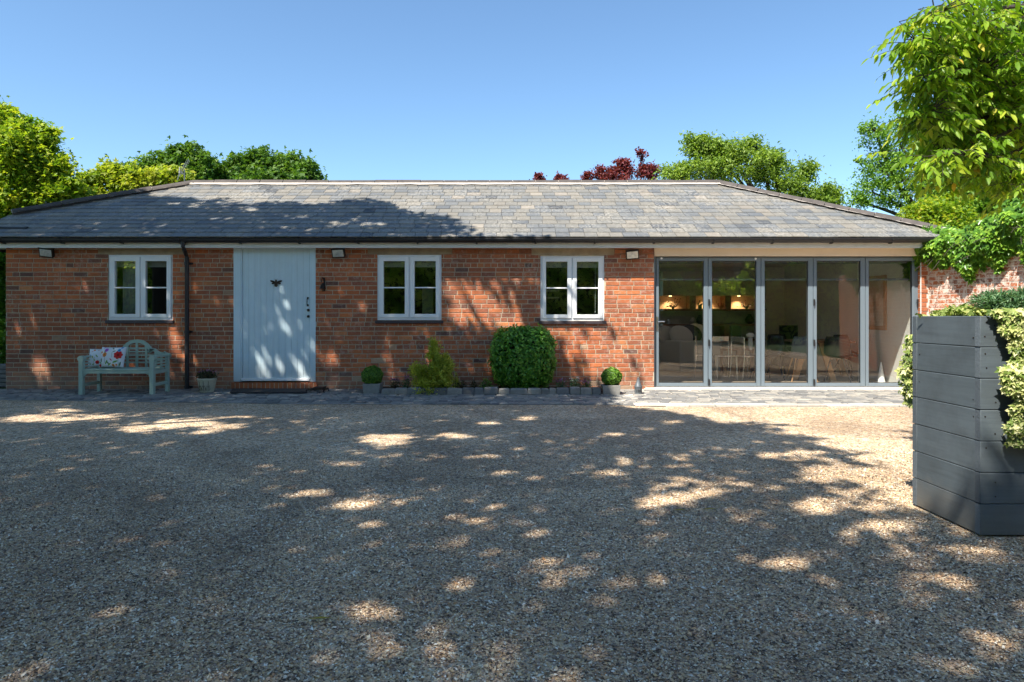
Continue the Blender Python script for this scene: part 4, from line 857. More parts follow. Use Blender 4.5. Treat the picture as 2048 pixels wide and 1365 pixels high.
# ============================================================ SHADE TREES behind the viewer
KX, KY = -S.x/S.z, -S.y/S.z
def in_poly(x, y, poly):
    c = False; j = len(poly)-1
    for i in range(len(poly)):
        xi, yi = poly[i]; xj, yj = poly[j]
        if (yi > y) != (yj > y) and x < (xj-xi)*(y-yi)/(yj-yi)+xi: c = not c
        j = i
    return c
LITG = [(1225, 811), (1330, 820), (1385, 830), (1430, 846), (1520, 842), (1580, 850), (1560, 860), (1490, 866), (1560, 866), (1640, 874), (1650, 880), (1560, 892), (1600, 888), (1715, 902), (1700, 912), (1640, 915), (1790, 924), (1780, 934), (1640, 938), (1770, 950), (1800, 975), (1825, 1000), (2400, 1000), (2400, 700), (1225, 700)]
GE = [(88, 838, 75, 6), (70, 832, 45, 4), (129, 820, 30, 4), (211, 834, 34, 5), (270, 856, 36, 9), (337, 847, 36, 8), (401, 844, 24, 8), (401, 862, 28, 5), (451, 852, 40, 5), (337, 887, 18, 4), (475, 832, 20, 3), (495, 937, 22, 7),
      (770, 878, 50, 11), (905, 870, 32, 6), (975, 845, 22, 5), (1055, 836, 24, 5), (965, 913, 32, 5), (1005, 940, 24, 9), (630, 985, 46, 8), (715, 1008, 56, 11), (1362, 915, 18, 5), (1257, 925, 24, 8), (1219, 948, 24, 8), (1280, 942, 18, 6), (1265, 960, 20, 5), (1359, 962, 24, 11), (1359, 992, 44, 13), (1410, 983, 28, 9), (1298, 1006, 36, 13),
      (1488, 968, 32, 9), (1441, 958, 20, 6), (1492, 1026, 24, 12), (1407, 1031, 18, 6), (1284, 1077, 32, 12), (1185, 1118, 24, 12), (1120, 1152, 52, 24), (1190, 1165, 40, 10), (1291, 1159, 30, 12), (1567, 1118, 36, 18), (1645, 1197, 26, 14), (1631, 1009, 44, 14), (1662, 944, 55, 16), (1630, 960, 40, 7), (1550, 910, 28, 8), (1620, 903, 40, 6), (1470, 905, 14, 4),
      (745, 1215, 34, 12), (785, 1275, 42, 16), (1800, 1110, 40, 18), (1900, 1165, 55, 26), (1960, 1100, 50, 16), (2000, 1290, 60, 34), (2045, 1235, 40, 24), (1850, 1245, 36, 16), (1925, 1325, 50, 22), (1330, 1152, 18, 8), (1720, 1060, 44, 10), (1790, 1050, 40, 12), (1760, 1010, 40, 10), (1850, 1075, 30, 10), (1690, 985, 40, 8), (1520, 1300, 40, 14), (925, 1255, 30, 9), (1230, 868, 26, 4), (1340, 842, 24, 4), (1290, 856, 18, 3), (940, 1050, 26, 7), (250, 1000, 0, 0)]
WE = [(905, 545, 20, 24), (925, 580, 34, 34), (960, 625, 44, 34), (1000, 600, 26, 18), (1010, 648, 34, 20), (905, 640, 20, 14), (1240, 585, 60, 34), (1250, 635, 40, 26), (1292, 690, 22, 80), (1165, 690, 44, 22), (1120, 655, 30, 14), (1208, 722, 34, 24), (1060, 560, 26, 8), (1225, 770, 30, 8), (1110, 745, 14, 10),
      (355, 690, 12, 26), (372, 720, 8, 18), (62, 728, 20, 14), (85, 745, 22, 16), (105, 762, 14, 14), (479, 642, 4, 12), (494, 668, 8, 20), (567, 590, 6, 12), (569, 648, 8, 10), (522, 725, 10, 14), (539, 722, 5, 10), (557, 724, 4, 8), (600, 755, 14, 7), (16, 560, 8, 8), (222, 565, 4, 7), (277, 570, 6, 12), (278, 632, 7, 9), (874, 570, 5, 14), (660, 720, 22, 8), (784, 735, 14, 16), (355, 655, 10, 6), (820, 700, 0, 0)]
RE = [(349, 408, 18, 3), (390, 412, 16, 4), (500, 420, 16, 4), (429, 439, 12, 3), (605, 434, 16, 3), (680, 449, 20, 4), (746, 449, 24, 4), (705, 441, 14, 3), (570, 458, 10, 3), (620, 462, 14, 3), (790, 470, 12, 3), (150, 455, 12, 2)]
RL = [(-60, 300), (200, 385), (290, 388), (320, 396), (385, 398), (400, 405), (450, 398), (480, 410), (560, 405), (610, 412), (640, 410), (690, 402), (720, 400), (760, 403), (790, 410), (815, 428), (870, 430), (905, 438), (950, 460), (975, 480)]
def shaded(gx, gy):
    """is the surface point whose sun ray passes over this ground point in shade in the photograph?"""
    if 2.5 < gx < 4.2 and 3.95 < gy < 5.3: return False       # the planter stands in the sun
    if gy < W:
        if gy < 2.0: return True
        a = 1024+F*gx/gy; b = HY+F*CAMZ/gy; E = GE
        if in_poly(a, b, LITG): return False
    elif gy < W+KY*1.82:
        z = (gy-W)/KY; a = 1024+F*(gx-KX*z)/W; b = HY+F*(CAMZ-z)/W; E = WE
        if a > 1302: return False
    else:
        Y = (gy-KY*(ZE-SL*YE))/(1+KY*SL); Y = max(Y, YE-.05); Z = ZE+SL*(Y-YE); a = 1024+F*(gx-KX*Z)/Y; b = HY-F*(Z-CAMZ)/Y; E = RE
        if a > 975 or Y > YR: return abs(a-1062) < 26 and b > 474 and Y < YR
        for (p, q), (r_, s_) in zip(RL, RL[1:]):
            if p <= a < r_:
                if b < q+(s_-q)*(a-p)/(r_-p): return False
    for (cx, cy, rx, ry) in E:
        if rx and abs(a-cx) < rx*1.18 and ((a-cx)/(rx*1.18))**2+((b-cy)/(ry*1.18))**2 < 1: return False
    return True
def shade_trees():
    nc = 5200; lpc = 42
    g = np.stack([rs.uniform(-13, 3.9, nc), rs.uniform(.2, 15.6, nc)], 1)
    g = g[[shaded(a, b) for a, b in g]]; nc = len(g)
    h = rs.uniform(7.3, 10.6, nc)+np.clip((g[:, 1]-11)*.25, 0, 1.2)
    c = np.stack([g[:, 0]-KX*h, g[:, 1]-KY*h, h], 1); k = np.repeat(np.arange(nc), lpc)
    P = c[k]+rs.normal(size=(len(k), 3))*np.array([.3, .3, .2])
    G = P[:, :2]+P[:, 2:3]*np.array([[KX, KY]]); m = np.array([shaded(a, b) for a, b in G]); P = P[m]; k = k[m]
    r = np.clip(rs.rand(nc)[k]*.5+rs.rand(len(k))*.5, 0, 1)
    bases = [(-10.2, 2.6), (-8.0, -4.5), (-1.8, -6.2)]
    labs = ['tall shade tree left of the drive whose crown darkens the roof', 'tall shade tree behind and left of the viewer shading the drive', 'tall shade tree behind the viewer throwing dapples on the right of the drive']
    own = np.argmin([np.hypot(P[:, 0]-(bx_-0), P[:, 1]-by_) for bx_, by_ in bases], 0); cown = np.argmin([np.hypot(c[:, 0]-bx_, c[:, 1]-by_) for bx_, by_ in bases], 0)
    for i, (bx_, by_) in enumerate(bases):
        t = empty('shade_tree', (bx_, by_, 0), labs[i], 'tree', 'shade trees over the drive'); q = own == i
        foliage('crown', P[q], .17, M['leaf_shade'], t, r=r[q], wr=.6, up=.9, droop=.1)
        mb = MB(); fk = Vector((bx_, by_, 5.6)); limb(mb, (bx_, by_, -.1), fk, .34, .24, 12, .02)
        cs = c[cown == i]; mains = []
        cs = cs[cs[:, 0]+KX*cs[:, 2] < 1.2]
        for s_ in range(7):
            e = Vector(cs[rs.randint(len(cs))]); mains.append(limb(mb, fk, e, .085, .02, 8, .1))
        for s_ in rs.choice(len(cs), min(60, len(cs)), replace=False):
            e = Vector(cs[s_]); b_ = min((p for pp in mains for p in pp[1:]), key=lambda p: (p-e).length); limb(mb, b_, e, .03, .01, 5, .1, 5)
        mb.build('trunk', M['bark'], t)
shade_trees()
# boundary planting and neighbour behind the viewer, seen mirrored in the glass
def hedge(x0, x1, y, hh, label):
    t = empty('hedge', ((x0+x1)/2, y, 0), label, 'hedge'); n = int((x1-x0)*520); x = rs.uniform(x0, x1, n); z = hh*rs.rand(n)**.8
    P = np.stack([x, y+.25*np.sin(x*2.1)*np.sin(z*2.3)+.35*rs.rand(n), z+.25*np.sin(x*1.3)*(z/hh)], 1)
    foliage('leaves', P, .24, M['leaf_hedge'], t, wr=.55, up=.3, droop=.2, nrm=np.broadcast_to([0, 1, .3], (n, 3)), r=np.clip(.5+.3*np.sin(x*3+z*4)+.2*rs.rand(n), 0, 1))
    mb = MB(); mb.box(x0, x1, y-1.2, y-.25, 0, hh-.2); mb.build('dark_core', simple('hedge_core', (.02, .03, .012), None, .9) if 'hedge_core' not in bpy.data.materials else bpy.data.materials['hedge_core'], t)  # solid dark box added behind the leaves to darken the hedge and block sky
hedge(-30, 7.5, -8, 4.5, 'tall hedge behind the viewer mirrored in the small windows'); hedge(7.5, 10.4, -8, 2.9, 'lower hedge in front of the neighbour house, mirrored in the first doors'); hedge(10.4, 28, -8, 4.8, 'tall hedge at the right behind the viewer, mirrored in the last doors')
tree('boundary_tree', (3.0, -10.5, 0), [((1.5, -9.5, 4.6), (3, 1.2, 1.6), 1), ((-3, -10, 4.8), (3, 1.3, 2), 1)], 'bushy boundary tree mirrored in the middle windows', nper=70, lpc=48, cr=.5, L=.26, mat='leaf_cherry', trunk_r=.2)
tree('boundary_tree', (16.5, -10.5, 0), [((15.5, -9.5, 4.4), (3, 1.3, 1.8), 1), ((20, -9.5, 4.4), (3, 1.5, 2), 1)], 'bushy boundary tree mirrored in the folding doors', nper=70, lpc=48, cr=.5, L=.26, mat='leaf_cherry', trunk_r=.2)
tree('boundary_tree', (-12, -10.5, 0), [((-9, -9.5, 4.6), (3.2, 1.4, 1.8), 1), ((-15, -9.5, 4.6), (3.2, 1.4, 1.8), 1)], 'bushy boundary tree mirrored in the left window', nper=70, lpc=48, cr=.5, L=.26, mat='leaf_cherry', trunk_r=.2)
nb = empty('neighbour_house', (11.5, -19, 0), 'red brick gabled house seen only mirrored in the glass doors', 'house')
mb = MB(); mb.prism([(8.3, 0), (14.5, 0), (14.5, 4.2), (11.4, 6.8), (8.3, 4.2)], -24, -18); mb.build('wall', M['brick'], nb)
mb = MB(); mb.add([(7.9, -17.8, 3.95), (11.4, -17.8, 7), (11.4, -24.2, 7), (7.9, -24.2, 3.95)], [(0, 1, 2, 3)]); mb.add([(14.9, -17.8, 3.95), (11.4, -17.8, 7), (11.4, -24.2, 7), (14.9, -24.2, 3.95)], [(3, 2, 1, 0)]); mb.build('roof', M['slate_plain'], nb)
# ============================================================ BENCH
def bench():
    yf, yb = 10.42, 10.87; xl_, xr_ = -6.568, -5.487; t = empty('garden_bench', ((xl_+xr_)/2, (yf+yb)/2, 0), 'sage green wooden garden bench with arched slatted back under the left window', 'bench'); m = M['bench']; h = .032
    zs_ = .395; xm = (xl_+xr_)/2+.05*0
    for x in (xl_, xr_):
        mb = MB(); mb.box(x-h, x+h, yf-h, yf+h, .0, .545); mb.build('leg', m, t, bevel=.005)
        mb = MB(); mb.box(x-h*.85, x+h*.85, yb-h*.85, yb+h*.85, 0, .585); mb.build('leg', m, t, bevel=.005)
        mb = MB(); s = -1 if x < xm else 1
        # rolled arm: scroll in front, two rails between the posts
        mb.tube([(x-.05*s*0-.045, yf, .565), (x+.045, yf, .565)], .001, 4)
        mb.tube([(x, yf-.034, .553), (x, yf+.04, .553)], .046, 16)
        mb.box(x-.03, x+.03, yf+.03, yb+.03, .565, .592)
        for zz in (.52, .475, .43): mb.box(x-.010+.0, x+.010, yf+h, yb-h*.8, zz-.012, zz+.012)
        mb.box(x-.012, x+.012, (yf+yb)/2+.02, (yf+yb)/2+.05, .4, .57)
        mb.tube([(x, yb+.01, .572), (x, yb+.05, .572)], .04, 14)
        mb.build('armrest', m, t, bevel=.003)
        mb = MB(); mb.box(x-.018, x+.018, yf+h, yb-h*.85, .13, .175); mb.build('stretcher', m, t, bevel=.003)
        mb = MB(); c = [(x-s*h, .33), (x-s*(h+.09), .33)]+[(x-s*(h+.09-.088*math.sin(a)), .33-.088*(1-math.cos(a))) for a in [math.pi/2*i/6 for i in range(1, 7)]]
        if s < 0: c = c
        else: c = c[::-1]
        mb.prism(c, yf-.015, yf+.015); mb.build('corner_brace', m, t)
    mb = MB()
    for k in range(7): y0 = yf-.028+k*.0665; mb.box(xl_+h*(k < 1 or k > 5), xr_-h*(k < 1 or k > 5), y0+.0, y0+.056, zs_-.022, zs_)
    mb.build('seat', m, t, bevel=.004)
    mb = MB(); mb.box(xl_+h, xr_-h, yf-.018, yf+.018, .325, .374); mb.box(xl_+h*.85, xr_-h*.85, yb-.016, yb+.016, .325, .374)
    for x in (xl_, xr_): mb.box(x-.018, x+.018, yf+h, yb-h*.85, .315, .37)
    mb.build('seat_frame', m, t, bevel=.003)
    # back: arched top rail with scrolls, slats and uprights
    cx = -6.0+.027; mb = MB(); yy0, yy1 = yb-.014, yb+.022
    def rail(pts, w):
        P = [Vector((x, 0, z)) for x, z in pts]; up, dn = [], []
        for i, p in enumerate(P):
            tt = (P[min(i+1, len(P)-1)]-P[max(i-1, 0)]).normalized(); nn_ = Vector((-tt.z, 0, tt.x)); up.append(p+nn_*w/2); dn.append(p-nn_*w/2)
        for i in range(len(P)-1):
            q = [up[i], up[i+1], dn[i+1], dn[i]]
            mb.add([(v.x, yy0, v.z) for v in q]+[(v.x, yy1, v.z) for v in q], [(0,1,2,3),(7,6,5,4),(0,4,5,1),(1,5,6,2),(2,6,7,3),(3,7,4,0)])
    ra = .235; za = .575
    rail([(cx-ra*math.cos(a), za+ra*.98*math.sin(a)) for a in [math.pi*(.08+.84*i/16) for i in range(17)]], .052)
    for s in (-1, 1):
        rail([(cx+s*(.215), .655), (cx+s*.25, .675), (cx+s*.29, .66), (cx+s*.33, .625), (cx+s*.38, .605), (cx+s*.44, .607), (cx+s*.47, .60), (cx+s*.53, .578)], .046)
        rail([(cx+s*.43, .632), (cx+s*.455, .615)], .03); rail([(cx+s*.255, .68), (cx+s*.27, .665)], .03); rail([(cx+s*.21, .64), (cx+s*.19, .63)], .04)
    mb.build('back_rail', m, t)
    mb = MB()
    for zz in (.692, .637, .580, .523, .467):
        e = .19 if zz > .65 else (.24 if zz > .6 else .50); mb.box(cx-e, cx+e, yb-.006, yb+.012, zz-.011, zz+.011)
    for x, zt_ in ((cx-.15, .76), (cx, .80), (cx+.15, .76), (cx-.30, .64), (cx+.30, .64)): mb.box(x-.017, x+.017, yb-.010, yb+.016, .38, zt_)
    mb.build('backrest', m, t, bevel=.002); return t
bench()
# ---- floral cushions: printed flowers as the fabric pattern
def fabric_mat():
    m, t, b = newmat('printed_cotton'); a = attr(t, 'print'); t.links.new(a.outputs['Color'], b.inputs['Base Color']); b.inputs['Roughness'].default_value = .9
    n = noise(t, 160, 2, .5, wpos(t)); bump(t, b, n.outputs[0], .2, .002); return m
M['print'] = fabric_mat()
def cushion(cx, y, z0, w, h, yaw, tilt, flowers, label):
    n = 84; u = np.linspace(-1, 1, n); U, Vv = np.meshgrid(u, u); prof = (np.clip(1-U**2, 0, 1)*np.clip(1-Vv**2, 0, 1))**.42
    pinch = 1-.07*(1-U**2)*Vv**2*0; X = U*(1-.06*(1-np.abs(Vv)**2)*np.abs(U)**3)*w/2; Z = Vv*(1-.07*(1-np.abs(U)**2)*np.abs(Vv)**3)*h/2; T = prof*.075
    col = np.ones((n, n, 3))*np.array([.74, .76, .78]); fx, fz = (U+1)/2, (1-Vv)/2
    for (a, b_, r, c, kind) in flowers:
        dx, dz = fx-a, (fz-b_)*h/w; d = np.hypot(dx, dz); an = np.arctan2(dz, dx)
        if kind == 'f': k = d < r*(.92+.08*np.cos(an*7+a*9)); col[k] = c; k = d < r*.28; col[k] = np.array(c)*.35
        elif kind == 'l': q = a*30; lx, lz = dx*math.cos(q)+dz*math.sin(q), -dx*math.sin(q)+dz*math.cos(q); col[(lx/r)**2+(lz/(r*.34))**2 < 1] = c
        elif kind == 's': k = (np.abs(dx+.15*dz*np.sin(a*20)) < .006) & (dz > 0) & (dz < r); col[k] = c
    c1 = np.concatenate([col.reshape(-1, 3)]*2); V = np.concatenate([np.stack([X, -T, Z], 2).reshape(-1, 3), np.stack([X, T, Z], 2).reshape(-1, 3)])
    Mx = Matrix.Translation((cx, y, z0+h/2)) @ Matrix.Rotation(yaw, 4, 'Z') @ Matrix.Rotation(tilt, 4, 'X'); A = np.array(Mx); V = V@A[:3, :3].T+A[:3, 3]
    ii = (np.arange(n-1)[:, None]*n+np.arange(n-1)[None]).ravel()[:, None]; f = ii+np.array([[0, 1, n+1, n]]); f2 = ii[:, ::1]+np.array([[0, n, n+1, 1]])+n*n
    return tag(mesh_obj('cushion', V, np.concatenate([f, f2]), M['print'], attrs={'print': ('POINT', 'FLOAT_COLOR', np.concatenate([c1, np.ones((len(c1), 1))], 1))}, smooth=True), label, 'cushion', 'floral cushions on the bench')
red, org, mag, blu, grn, dgr = (.62, .02, .02), (.75, .22, .03), (.5, .12, .5), (.04, .32, .62), (.16, .33, .05), (.08, .15, .08)
cushion(-6.245+.045, 10.60, .398, .40, .33, -.05, R(-17), [(.3, .19, .09, mag, 'f'), (.26, .42, .1, org, 'f'), (.8, .43, .17, red, 'f'), (.8, .2, .07, blu, 'f'), (.87, .05, .05, blu, 'f'), (.1, .3, .05, org, 'f'), (.55, .66, .06, red, 'l'), (.12, .92, .06, red, 'f'), (.65, .93, .06, org, 'f'), (.77, .9, .04, org, 'f'), (.18, .04, .06, mag, 'l'), (.55, .1, .07, dgr, 'l'), (.3, .5, .25, dgr, 's'), (.82, .55, .4, grn, 's'), (.38, .78, .09, grn, 'l'), (.45, .82, .08, dgr, 'l'), (.5, .88, .08, grn, 'l'), (.15, .68, .08, dgr, 'l'), (.72, .75, .1, grn, 'l'), (.62, .25, .06, dgr, 'l'), (.9, .85, .09, dgr, 'l'), (.12, .8, .06, grn, 'l'), (.25, .28, .06, dgr, 'l'), (.55, .3, .2, dgr, 's')], 'white floral cushion with a big red poppy, the right and front one on the bench')
cushion(-6.455, 10.68, .398, .30, .30, .2, R(-17), [(.86, .2, .09, (.8, .12, .06), 'f'), (.3, .12, .06, org, 'f'), (.5, .13, .05, org, 'l'), (.45, .45, .09, grn, 'l'), (.25, .5, .08, (.3, .4, .05), 'l'), (.35, .65, .07, (.3, .4, .05), 'l'), (.5, .78, .1, red, 'f'), (.7, .32, .1, grn, 'l'), (.2, .2, .06, (.6, .3, .3), 'l'), (.15, .85, .06, grn, 'l'), (.6, .92, .06, mag, 'l'), (.1, .4, .05, blu, 'f'), (.35, .5, .45, grn, 's'), (.7, .2, .3, dgr, 's'), (.3, .88, .07, grn, 'l')], 'white floral cushion with green sprigs, the left and rear one on the bench')

# ============================================================ POTS, PLANTS, SMALL THINGS
pot = empty('flower_pot', (wx(414, 10.75), 10.75, 0), 'cream glazed pot with brown branching decoration right of the downpipe', 'pot'); c = (wx(414, 10.75), 10.75, .0)
mb = MB(); mb.lathe([(.085, 0), (.10, .01), (.125, .11), (.138, .19), (.15, .205), (.15, .228), (.138, .23), (.128, .205), (.0, .20)], c, 28); mb.build('bowl', simple('cream_glaze', (.56, .54, .40), (.45, .43, .32), .3, 10), pot, smooth=True)
mb = MB()
for s in range(3):
    a0 = math.pi*1.5+(s-1)*.55
    pp = lambda a, z: (c[0]+(.102+.037*z/.2+.003)*math.cos(a), c[1]+(.102+.037*z/.2+.003)*math.sin(a), z)
    mb.tube([pp(a0, .03), pp(a0, .19)], .003, 5)
    for q in (-1, 1): mb.tube([pp(a0, .09), pp(a0+q*.14, .12), pp(a0+q*.24, .07), pp(a0+q*.2, .04)], .003, 5)
mb.build('decoration', M['iron'], pot); mb = MB(); mb.lathe([(.0, .198), (.126, .206), (.12, .21), (0.0, .215)], c, 16); mb.build('soil', M['soil'], pot)
def clump(name, x, y, z0, n, w, h, L, mat, label, cat, fl=None, nf=0, wr=.5, group=None, droop=-.4):
    r = w*rs.rand(n)**.6; a = rs.rand(n)*6.28; P = np.stack([x+r*np.cos(a), y+r*np.sin(a)*.7, z0+h*rs.rand(n)*(1-.5*(r/w)**2)], 1)
    t = empty(name, (x, y, z0), label, cat, group); foliage('leaves', P, L, M[mat], t, wr=wr, up=.3, droop=droop)
    mb = MB()
    for k in range(9): e = P[rs.randint(n)]; mb.tube([(x, y, z0), (float(e[0]), float(e[1]), float(e[2]))], .003, 4)
    mb.build('stem', M['bark'], t)
    if fl:
        r = w*rs.rand(nf)**.6; a = rs.rand(nf)*6.28; P = np.stack([x+r*np.cos(a), y+r*np.sin(a)*.7, z0+h*(.75+.35*rs.rand(nf))], 1); foliage('blossom', np.repeat(P, 6, 0)+rs.normal(size=(nf*6, 3))*.006, .018, M[fl], t, wr=1.0)
    return t
M['leaf_varieg2'] = leafmat('reflection_shrub_leaf', [(0, (.12, .30, .03)), (.5, (.30, .55, .06)), (1, (.55, .78, .16))], .5)  # leaf colour of the clump that stands in for a window reflection
M['leaf_dark'] = leafmat('leaf_dark', [(0, (.03, .035, .02)), (.5, (.06, .08, .03)), (1, (.14, .10, .05))], .2)
clump('flowering_plant', c[0], c[1], .21, 420, .16, .15, .045, 'leaf_dark', 'dark leaved plant with purple flowers in the cream pot', 'plant', 'flower_pink', 9, wr=.45)
def box_pot(pa, pb, ptop, pbot, d, ball, label1, label2):
    x0, x1 = wx(pa, d), wx(pb, d); w = x1-x0; zt_ = wz(ptop, d); t = empty('square_planter', ((x0+x1)/2, d+w/2, 0), label1, 'planter', 'square planters with clipped box balls')
    mb = MB(); e = .012; wl = .022
    vs = [(x0+e, d+e, 0.004), (x1-e, d+e, .004), (x1-e, d+w-e, .004), (x0+e, d+w-e, .004), (x0, d, zt_), (x1, d, zt_), (x1, d+w, zt_), (x0, d+w, zt_),
          (x0+wl, d+wl, zt_), (x1-wl, d+wl, zt_), (x1-wl, d+w-wl, zt_), (x0+wl, d+w-wl, zt_), (x0+wl, d+wl, zt_-.03), (x1-wl, d+wl, zt_-.03), (x1-wl, d+w-wl, zt_-.03), (x0+wl, d+w-wl, zt_-.03)]
    mb.add(vs, [(3,2,1,0),(0,1,5,4),(1,2,6,5),(2,3,7,6),(3,0,4,7),(4,5,9,8),(5,6,10,9),(6,7,11,10),(7,4,8,11),(8,9,13,12),(9,10,14,13),(10,11,15,14),(11,8,12,15)]); mb.build('box', M['concrete'], t, bevel=.004)
    mb = MB(); mb.add([vs[12], vs[13], vs[14], vs[15]], [(0, 1, 2, 3)]); mb.build('soil', M['soil'], t)
    bc, br = ball; cc = np.array([wx(bc[0], d+w/2), d+w/2, wz(bc[1], d+w/2)]); r = br/F*(d+w/2); n = 4200; dd = unit(rs.normal(size=(n, 3))); lump = 1+.045*np.sin(dd[:, 0]*7+1)*np.sin(dd[:, 2]*8)+.03*np.sin(dd[:, 1]*15)
    P = cc+dd*(r*lump*rs.uniform(.86, 1.02, n))[:, None]*np.array([1.04, 1, .94]); V, Fc, rr_ = leaf_arrays(P, .026, wr=.75, nrm=dd, up=.3, droop=0)
    tb = empty('box_ball', tuple(cc-np.array([0, 0, r])), label2, 'shrub', 'clipped box balls')
    mesh_obj('leaves', V, Fc, M['leaf_box'], tb, attrs={'rnd': ('POINT', 'FLOAT', rr_)})
    mb = MB(); mb.lathe([(r*.86*math.sin(a), -r*.82*math.cos(a)) for a in [math.pi*i/10 for i in range(1, 10)]], cc, 16); mb.tube([(cc[0], cc[1], zt_-.04), (cc[0], cc[1], cc[2])], .012, 6); mb.build('dark_core', simple('dark_core_green', (.012, .022, .008), None, .9) if 'dark_core_green' not in bpy.data.materials else bpy.data.materials['dark_core_green'], tb)  # solid dark core stands in for the shade inside the ball, plus its stem
box_pot(724.8, 760, 768.2, 788.5, 10.52, ((744.5, 751.5), 20.3), 'grey square planter standing between the door and the small golden conifer', 'clipped green ball in the planter between the door and the conifer')
box_pot(1206, 1241.5, 771.5, 791.5, 10.36, ((1223, 754), 19.3), 'grey square planter standing beside the zinc lantern', 'clipped green ball in the planter beside the zinc lantern')
# zinc bottle shaped lantern
lx, ly = wx(1276.5, 10.4), 10.4; t = empty('lantern', (lx, ly, 0), 'grey zinc cone topped lantern left of the glass doors', 'lantern')
mb = MB(); mb.lathe([(.05, 0), (.057, .005), (.057, .115), (.062, .12), (.062, .13), (.05, .15), (.026, .215), (.024, .245), (.019, .247), (.02, .262), (.008, .268)], (lx, ly, 0), 22); mb.build('body', M['zinc'], t, bevel=0, smooth=True)
mb = MB()
for k in range(4): a = math.pi*1.5+(k-1.5)*.36; mb.box(lx+.0575*math.cos(a)-.006, lx+.0575*math.cos(a)+.006, ly+.0575*math.sin(a)-.0015, ly+.0575*math.sin(a)+.002, .045, .085)  # dark plates stand in for the shade inside the slots
mb.build('slot', M['void'], t); mb = MB(); mb.tube([(lx-.018, ly, .262), (lx-.012, ly, .285), (lx+.012, ly, .285), (lx+.018, ly, .262)], .003, 6); mb.build('handle', M['iron'], t)
# doormat and boot scraper
mb = MB(); mb.prism([(0, 0)], 0, 0) if False else None
mb.add([(wx(461, 10.55), 10.52, .013), (wx(616, 10.55), 10.52, .013), (wx(614, 11.1), 11.08, .013), (wx(466, 11.1), 11.08, .013), (wx(461, 10.55), 10.52, .03), (wx(616, 10.55), 10.52, .03), (wx(614, 11.1), 11.08, .03), (wx(466, 11.1), 11.08, .03)], [(3,2,1,0),(4,5,6,7),(0,1,5,4),(1,2,6,5),(2,3,7,6),(3,0,4,7)])
tag(mb.build('doormat', M['rubber'], bevel=.004), 'black doormat lying below the pale blue front door', 'doormat')
bs_ = empty('boot_scraper', (wx(634, 10.75), 10.75, .02), 'dark iron boot scraper with a brush at the right end of the doormat', 'boot scraper'); bx0, bx1 = wx(616, 10.7), wx(651, 10.7)
mb = MB()
for y in (10.62, 10.70, 10.78, 10.86): mb.tube([(bx0, y, .055), (bx1, y, .055)], .008, 6)
for x in (bx0, (bx0+bx1)/2, bx1): mb.tube([(x, 10.6, .045), (x, 10.88, .045)], .008, 6)
for x in (bx0+.01, bx1-.01):
    for y in (10.61, 10.87): mb.tube([(x, y, .05), (x+.015*(1 if x > bx0+.05 else -1), y, .012)], .008, 6)
mb.tube([(bx0-.03, 10.72, .03), (bx0-.01, 10.70, .07), (bx0+.03, 10.74, .06)], .006, 6); mb.build('frame', M['iron'], bs_)
mb = MB(); mb.box(bx0+.09, bx1-.02, 10.66, 10.83, .058, .092); mb.build('brush', simple('brown_bristles', (.07, .035, .02), (.03, .016, .01), .9, 140, bs=1, bd=.01), bs_, bevel=.006)
# flower bed with stone edging
sheet('flower_bed', [(wx(764, 10.5), 10.5), (wx(1204, 10.5), 10.5), (wx(1204, 11.27), 11.275), (wx(764, 11.27), 11.275)], .035, M['soil'])
sp = [763, 790, 815, 843, 867, 894, 924, 949, 968, 997, 1020, 1055, 1082, 1098, 1113, 1139, 1161, 1184, 1202]
nth_ = 'first second third fourth fifth sixth seventh eighth ninth tenth eleventh twelfth thirteenth fourteenth fifteenth sixteenth seventeenth eighteenth'.split()
names_ = ['pale rounded', 'wide tan', 'flat grey', 'grey', 'blue grey', 'long blue grey', 'light grey', 'cracked grey', 'small pale', 'pinkish grey', 'brown grey', 'long dark', 'long slate blue', 'small tan', 'small bluish', 'tan', 'wide blue grey', 'squat grey']
for k in range(len(sp)-1):
    x0, x1 = wx(sp[k]-.5, 10.42), wx(sp[k+1]+.5, 10.42); h_ = .105+random.uniform(-.012, .014); mb = MB()
    bm_pts = []; nx, nz = 6, 5
    j = lambda a: random.uniform(-a, a)
    vs = [(x0+j(.006), 10.40+j(.01), .0), (x1+j(.006), 10.40+j(.01), .0), (x1, 10.52, 0), (x0, 10.52, 0), (x0+.008+j(.008), 10.405+j(.008), h_+j(.008)), (x1-.008+j(.008), 10.405+j(.008), h_+j(.008)), (x1-.01, 10.51, h_+j(.01)), (x0+.01, 10.51, h_+j(.01))]
    mb.add(vs, [(0,3,2,1),(4,5,6,7),(0,1,5,4),(1,2,6,5),(2,3,7,6),(3,0,4,7)], 0, random.choice([.0, .15, .3, .5, .8, .6]))
    nb_ = 'between the left planter and the conifer' if k < 3 else ('below the golden conifer' if k < 5 else ('between the conifer and the big bush' if k < 8 else ('under the big bush' if k < 12 else 'left of the right planter')))
    tag(mb.build('edging_stone', M['sett'], bevel=.018, seg=3), f'edging stone {nb_}, {names_[k]}, number {k+1} from the left'.replace(', number', ', the')+('th' if k > 2 else ('st', 'nd', 'rd')[k]) if False else f'{names_[k]} edging stone {nb_}, {nth_[k]} from left', 'edging stone', 'stones edging the flower bed')
